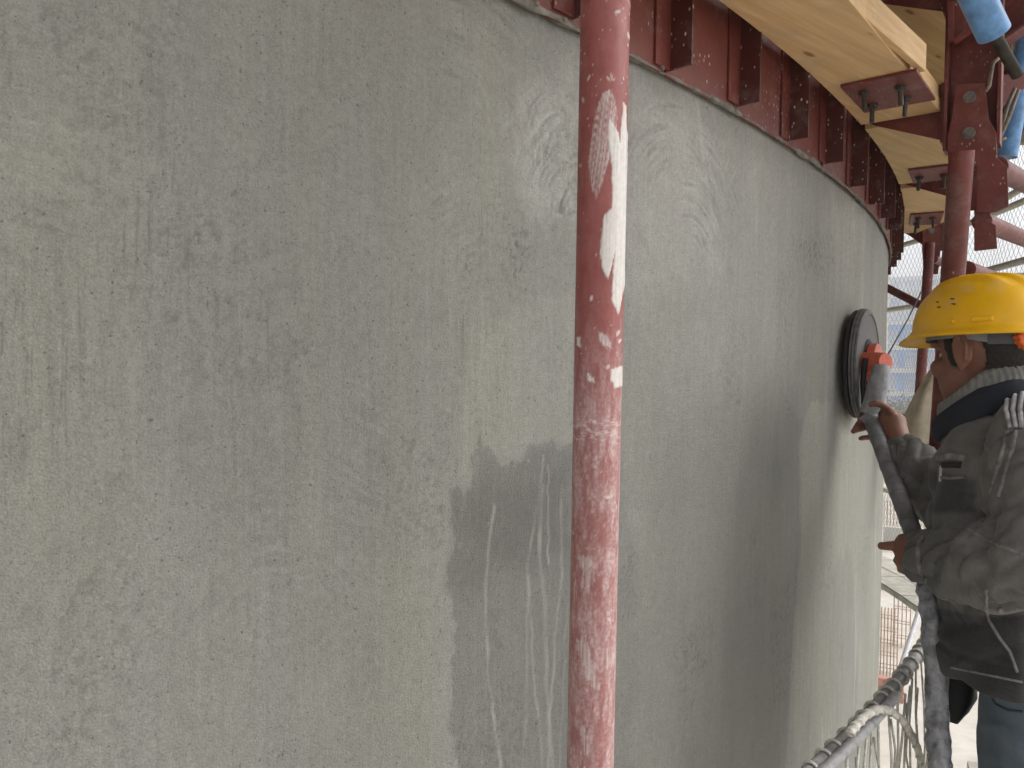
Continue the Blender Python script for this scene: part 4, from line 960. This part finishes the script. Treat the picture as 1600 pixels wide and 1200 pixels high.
jo_keep = jo; jo = jeo
ribbon('pocket_edge', [(1548, 1086), (1556, 1100), (1575, 1110), (1598, 1112)], .004, mat_simple('denim_seam', (.05, .075, .10), .9, .3), .003)
jo = jo_keep
for s_ in (-1, 1):
    c = LEG[s_][2]; mb = MB(); f = c+TF*.02
    mb.tube([c+EZ*.05, c-EZ*.02, c-EZ*.045], [.052, .055, .052], 16)
    mb.loft([[c+TF*(ff+0)+TL*(wv*math.cos(q))+EZ*(-.08+.0+hv_*(.5+.5*math.sin(q))) for q in np.linspace(0, 2*math.pi, 18, endpoint=False)] for ff, wv, hv_ in ((-.075, .028, .06), (-.05, .040, .085), (.03, .044, .09), (.10, .050, .07), (.16, .046, .055), (.185, .026, .04))])
    bm_ = voxel(mb, 'boot', .006, 4); co = get_co(bm_); obj('boot', bm_, mat_simple('dusty_leather', (.075, .06, .05), .7, .4) if s_ < 0 else bpy.data.materials['dusty_leather'], worker, 180)
# dark cloth bag on the far hip
mb = MB(); rings = []
for k, (px, py, wv) in enumerate([(1500,1040,.030), (1498,1066,.034), (1496,1088,.034), (1489,1105,.026), (1480,1120,.013)]):
    c = at(px, py, 1.63); rings.append([c+RT*wv*math.cos(q)*(1+.15*math.sin(3*q+k))+F_*.035*math.sin(q) for q in np.linspace(0, 2*math.pi, 24, endpoint=False)])
tag(obj('hip_bag', mb.loft(rings), M['black'], None, 180), 'small black cloth bag hanging below the jacket hem', 'bag')

# ------------------------------------------------------------------ hard hat
hat = empty('hard_hat', hp(0, 0, .03), 'yellow hard hat with orange rear adjuster knob on the worker', 'hard hat')
hu = .031
def hatp(f, l, u): c, s_ = math.cos(.085), math.sin(.085); return hp(-.002+f*c-u*s_, l, hu+f*s_+u*c)
nA, nB = 96, 22; V = []; Fc = []
prof = [(1.085, -.006), (1.075, -.001), (1.03, .003), (1.0, .011)]
for (k, u) in prof+[(math.cos(p)**.72 if p < 1.55 else 0, .012+.100*math.sin(p)) for p in np.linspace(.09, math.pi/2*.985, nB-4)]:
    for i in range(nA):
        a = 2*math.pi*i/nA; cf, sf = math.cos(a), math.sin(a)
        f = .136*cf*k; l = .112*sf*k; uu = u
        if k > 1.02 and cf > 0:                                            # peak over the brow
            pk = sstep(.25, .95, cf)*(k-1.0)/.085; f += .026*float(pk); uu -= .010*float(pk)
        if u > .05 and k < .99:                                            # centre crest and side ridges
            dr_ = abs(l); uu += .006*float(sstep(.020, .013, dr_))*float(sstep(.05, .09, u)); uu += .007*float(sstep(.012, .006, abs(dr_-.046)))*float(sstep(.07, .10, u))*float(sstep(.9, .6, k))
        V.append(hatp(f, l, uu))
for j in range(len(V)//nA-1):
    for i in range(nA): Fc.append((j*nA+i, j*nA+(i+1) % nA, (j+1)*nA+(i+1) % nA, (j+1)*nA+i))
Fc.append(tuple((len(V)//nA-1)*nA+i for i in range(nA)))
shell = obj('shell', MB().add(V, Fc), M['yellow'], hat, 60); sm = shell.modifiers.new('s', 'SOLIDIFY'); sm.thickness = .003; sm.offset = -1
BV = BVHTree.FromPolygons([Vector(map(float, v)) for v in V], [list(f) for f in Fc])
def on_hat(name, px, py, w_, h_, th, mat, rot=0, parent=None):
    p, nn = hit(px, py)
    if p is None: return
    nn = nrm(nn); nn = -nn if nn @ F_ > 0 else nn
    u = nrm(UP-nn*(UP @ nn)); r_ = np.cross(u, nn); cr, sr = math.cos(rot), math.sin(rot); u, r_ = u*cr+r_*sr, r_*cr-u*sr
    return obj(name, MB().box(p+nn*th*.3, r_*w_, u*h_, nn*th), mat, parent or shell, bevel=min(w_, h_, th)*.5)
for (x, y) in ((1488, 467), (1490, 475), (1465, 472), (1467, 480)): on_hat('vent_slot', x, y, .0042, .0012, .0006, M['slot'], .18)
on_hat('band_clip', 1535, 498, .017, .0045, .004, M['yellow'], .02); on_hat('band_clip', 1489, 502, .0035, .003, .005, M['yellow'])
def strip(name, u0, u1, a0, a1, kf, kl, mat, th=.002, par=hat, wob=None, n=60):
    rings = []
    for a in np.linspace(math.radians(a0), math.radians(a1), n):
        w0, w1 = (u0, u1) if wob is None else wob(math.degrees(a))
        q = lambda k, u: hatp(kf*k*math.cos(a), kl*k*math.sin(a), u-hu*0)
        rings.append([q(1, w0), q(1+th/kl, w0), q(1+th/kl, w1), q(1, w1)])
    return obj(name, MB().loft(rings), mat, par, 40)
# angles: 0 front, 90 left (camera side), 180 back
def bandw(a):
    a = abs((a+180) % 360-180); k = float(sstep(95, 150, a)); return (-.010-.014*k, .010-.010*k)
strip('headband', 0, 0, 20, 340, .106, .088, M['greyband'], .0025, wob=bandw, n=120)
strip('sweatband', -.020, .006, 118, 242, .112, .092, M['black'], .004, wob=lambda a: (.004, .020))
strip('front_pad', -.012, .008, -32, 62, .108, .084, M['black'], .003)
BV2 = None
kc = hatp(-.110, .024, -.012); kn = nrm(-HF+.2*HL)
a_, b_ = HL, HU; rings = []
for (r_, h_) in ((.020, -.008), (.0215, -.006), (.0215, .008), (.018, .011), (.006, .012)):
    rings.append([kc+kn*h_+(r_+(.0016*math.cos(12*q) if r_ > .01 else 0))*(math.cos(q)*a_+math.sin(q)*b_) for q in np.linspace(0, 2*math.pi, 72, endpoint=False)])
obj('adjuster_knob', MB().loft(rings), M['knob'], hat, 40)
obj('ratchet', strip.__wrapped__ if False else MB().loft([[hatp(-.108*math.cos(a)-.004, -.090*math.sin(a), u) for (k, u) in ((0, -.052), (1, -.052), (1, -.028), (0, -.028))] if False else [hatp(-(.109+k)*math.cos(a), -(.0905+k)*math.sin(a), u) for (k, u) in ((0, -.024), (.006, -.024), (.006, -.002), (0, -.002))] for a in np.linspace(-.85, .75, 30)]), mat_simple('slate_plastic', (.07, .075, .08), .5, .2), hat, 40)

# ------------------------------------------------------------------ the site beyond
GZ = -9.0
gm = NT('site_ground'); n = gm.noise(.35, 6, .6); n2 = gm.noise(2.2, 5)
gm.color(gm.mix(gm.ramp(n2, .45, .7, 0, .5), gm.mix(gm.ramp(n, .35, .65), (.42, .37, .31), (.50, .47, .42)), (.33, .29, .24))); gm.rough(.95); gm.bump(n2, .05, .4)
mb = MB(); k = 1500; mb.add([(-k, -k, GZ+ZC), (k, -k, GZ+ZC), (k, k, GZ+ZC), (-k, k, GZ+ZC)], [(0, 1, 2, 3)])
tag(obj('ground', mb, gm.m, None), kind='structure')
def gpos(px, t): p = at(px, 600, t); return np.array([p[0], p[1], GZ+ZC])
def zpx(py, t): return ZC+(597-py)/FPX*t
FV = nrm([F_[0], F_[1], 0]); SV = nrm(RT*np.array([1, 1, 0]))
VD = nrm([ray(1425, 600)[0], ray(1425, 600)[1], 0]); VS = np.array([VD[1], -VD[0], 0])
def building(name, px, t, wd, dp, top_py, wall_m, label, rows, cols, band=None, cat='building'):
    c = gpos(px, t); zt = zpx(top_py, t); b = empty(name, c, label, cat); hgt = zt-(GZ+ZC)
    obj('wall', MB().box(c+EZ*hgt/2+VD*dp/2, VS*wd/2, VD*dp/2, EZ*hgt/2), wall_m, b)
    obj('roof', MB().box(c+EZ*(hgt+.25)+VD*dp/2, VS*(wd/2+.3), VD*(dp/2+.3), EZ*.25), M['bwhite'], b)
    wdt, hgh = wd/cols, hgt/rows
    wm = MB(); wm.box((0, 0, 0), (wdt*.33, 0, 0), (0, .06, 0), (0, 0, hgh*.28)); WM = wm.mesh('window'); WM.materials.append(M['bglass'])
    fm = MB(); fm.box((0, 0, -hgh*.33), (wdt*.38, 0, 0), (0, .14, 0), (0, 0, hgh*.03)); FM = fm.mesh('sill'); FM.materials.append(M['bwhite'])
    for i in range(rows):
        for j in range(cols):
            p = c+VS*(-wd/2+wdt*(j+.5))+EZ*(hgh*(i+.5))-VD*.05
            w_ = obj('window', WM, None, b, matrix=frame(p, VS, VD, EZ)); s_ = bpy.data.objects.new('sill', FM); COL.objects.link(s_); s_.parent = w_
    if band:
        for i in range(1, rows): obj('floor_band', MB().box(c+EZ*hgh*i-VD*.12, VS*(wd/2+.1), VD*.12, EZ*hgh*.10), band, b)
    return b
M['bwhite'] = mat_simple('white_render', (.62, .62, .60), .8, .08, 1, 0); M['bglass'] = mat_simple('window_glass', (.36, .42, .52), .25, .2, .5, 0)
M['bpale'] = mat_simple('pale_blue_cladding', (.52, .58, .68), .6, .08, .4, 0); M['bblue'] = mat_simple('blue_panels', (.20, .35, .62), .6, .2, .6, 0)
building('tower_block', 1418, 210, 22, 16, 436, M['bpale'], 'hazy pale blue tower block seen between the wall and the thin red tube', 13, 7, M['bpale'])
building('blue_hall', 1425, 118, 34, 14, 508, M['bblue'], 'blue panelled hall with white bands below the pale tower block', 5, 11, M['bwhite'])
building('site_office', 1500, 150, 26, 12, 455, M['bwhite'], 'white multi-storey block behind the worker', 6, 9, M['bpale'])
# trees along the site edge
leaf = mat_simple('dry_foliage', (.12, .115, .045), .8, .5, 1.5, 0); bark = mat_simple('bark', (.10, .08, .06), .9, .3)
def tree(px, t, hgt, sp_, label):
    c = gpos(px, t); T_ = empty('site_tree', c, label, 'tree', 'trees along the edge of the site'); r = random.Random(px)
    mb = MB(); mb.tube([c, c+EZ*hgt*.35, c+EZ*hgt*.8], [.18, .13, .04], 8)
    for k in range(7): a = r.uniform(0, 6.28); b = c+EZ*hgt*r.uniform(.3, .6); mb.tube([b, b+np.array([math.cos(a), math.sin(a), 1.1])*hgt*.22], [.07, .02], 5)
    obj('trunk', mb, bark, T_, 60); v = []; f = []
    for k in range(1500):
        a = r.uniform(0, 6.28); q = r.uniform(-1, 1); rad = r.uniform(.35, 1)**.5
        clump = 1+.3*math.sin(a*3+q*4); p = c+EZ*hgt*.62+np.array([math.cos(a)*math.sqrt(1-q*q)*sp_, math.sin(a)*math.sqrt(1-q*q)*sp_, q*hgt*.38])*rad*clump
        u = nrm([r.gauss(0, 1) for _ in range(3)])*.17; w_ = nrm(np.cross(u, [r.gauss(0, 1) for _ in range(3)]))*.13; o_ = len(v); v += [p-u, p+w_, p+u, p-w_]; f.append((o_, o_+1, o_+2, o_+3))
    mm = bpy.data.meshes.new('crown'); mm.from_pydata([tuple(map(float, x)) for x in v], [], f); obj('crown', mm, leaf, T_)
for i, (px, t, h_, s_, lab) in enumerate([(1396, 84, 7.2, 2.6, 'dry leafy tree just right of the wall edge, below the blue hall'), (1436, 78, 7.0, 2.8, 'dry leafy tree right behind the far thin red tube'), (1478, 90, 8.2, 3.0, 'dry leafy tree behind the cloth sack')]): tree(px, t, h_, s_, lab)
# reinforcement cages, starter bars and stacks on the ground
def cage(px, t, w_, hgt, label, n=7):
    c = gpos(px, t); T_ = empty('rebar_cage', c, label, 'rebar cage', 'rebar cages on the site')
    bar = MB(); bar.tube([(0, 0, 0), (0, 0, hgt)], .016, 6); BM = bar.mesh('bar'); BM.materials.append(M['wirered'])
    for i in range(n):
        for s_ in (-1, 1): obj('bar', BM, None, T_, matrix=Matrix.Translation(c+VS*w_*(i/(n-1)-.5)+VD*s_*w_*.3))
    for k in range(5):
        z = hgt*(.12+.19*k); p = [c+VS*w_*.52*a+VD*w_*.32*b+EZ*z for a, b in ((-1, -1), (1, -1), (1, 1), (-1, 1), (-1, -1))]; obj('stirrup', MB().tube(p, .012, 5), M['wirered'], T_)
M['wirered'] = mat_simple('rusty_bar', (.40, .27, .19), .8, .3); M['brick'] = mat_simple('red_brick', (.45, .21, .15), .85, .3, 3)
cage(1396, 23.5, .55, 2.0, 'rusty rebar cage standing on pale ground right of the wall edge'); cage(1418, 26, .5, 2.6, 'taller rusty rebar cage beside the plastic pipe', 5); cage(1404, 43, 2.2, 2.4, 'wide dark rebar mat cage under the raised elbow', 14); cage(1436, 46, 2.0, 2.4, 'rebar mat cage behind the polisher handle', 12)
c = gpos(1393, 21.6); bs = empty('brick_stack', c, 'small stack of red bricks at the foot of the wall edge', 'bricks')
bk = MB(); bk.box((0, 0, 0), (.115, 0, 0), (0, .055, 0), (0, 0, .032)); BK = bk.mesh('brick'); BK.materials.append(M['brick'])
for k in range(9):
    for j in range(4):
        for i in range(2): obj('brick', BK, None, bs, matrix=frame(c+VS*(j-1.5)*.245+VD*i*.13+EZ*(.033+.068*k)+VS*random.uniform(-.02, .02), VS, VD, EZ))
c = gpos(1400, 33); sl = MB(); sl.box(c+EZ*.15+VD*2, VS*3.2, VD*2.2, EZ*.15); tag(obj('concrete_slab', sl, M['bwhite'], None, bevel=.02), 'pale concrete slab lying on the site ground', 'slab')
c = gpos(1425, 40); sl = MB(); sl.box(c+EZ*.5+VD*2, VS*6, VD*.25, EZ*.5); tag(obj('site_wall', sl, M['cream'], None, bevel=.02), 'low pale wall across the site below the rebar mats', 'wall')

# ------------------------------------------------------------------ pale air over the site
hz_ = MB(); hz_.box((60, 60, GZ+ZC+22), (190, 0, 0), (0, 190, 0), (0, 0, 24))
hm_ = bpy.data.materials.new('pale_air'); hm_.use_nodes = True; ht = hm_.node_tree; ht.nodes.clear()
vo = ht.nodes.new('ShaderNodeVolumePrincipled'); vo.inputs['Color'].default_value = (.96, .97, 1, 1); vo.inputs['Density'].default_value = .0032; vo.inputs['Anisotropy'].default_value = .2
ou = ht.nodes.new('ShaderNodeOutputMaterial'); ht.links.new(vo.outputs[0], ou.inputs['Volume'])
tag(obj('haze', hz_, hm_, None), kind='stuff')
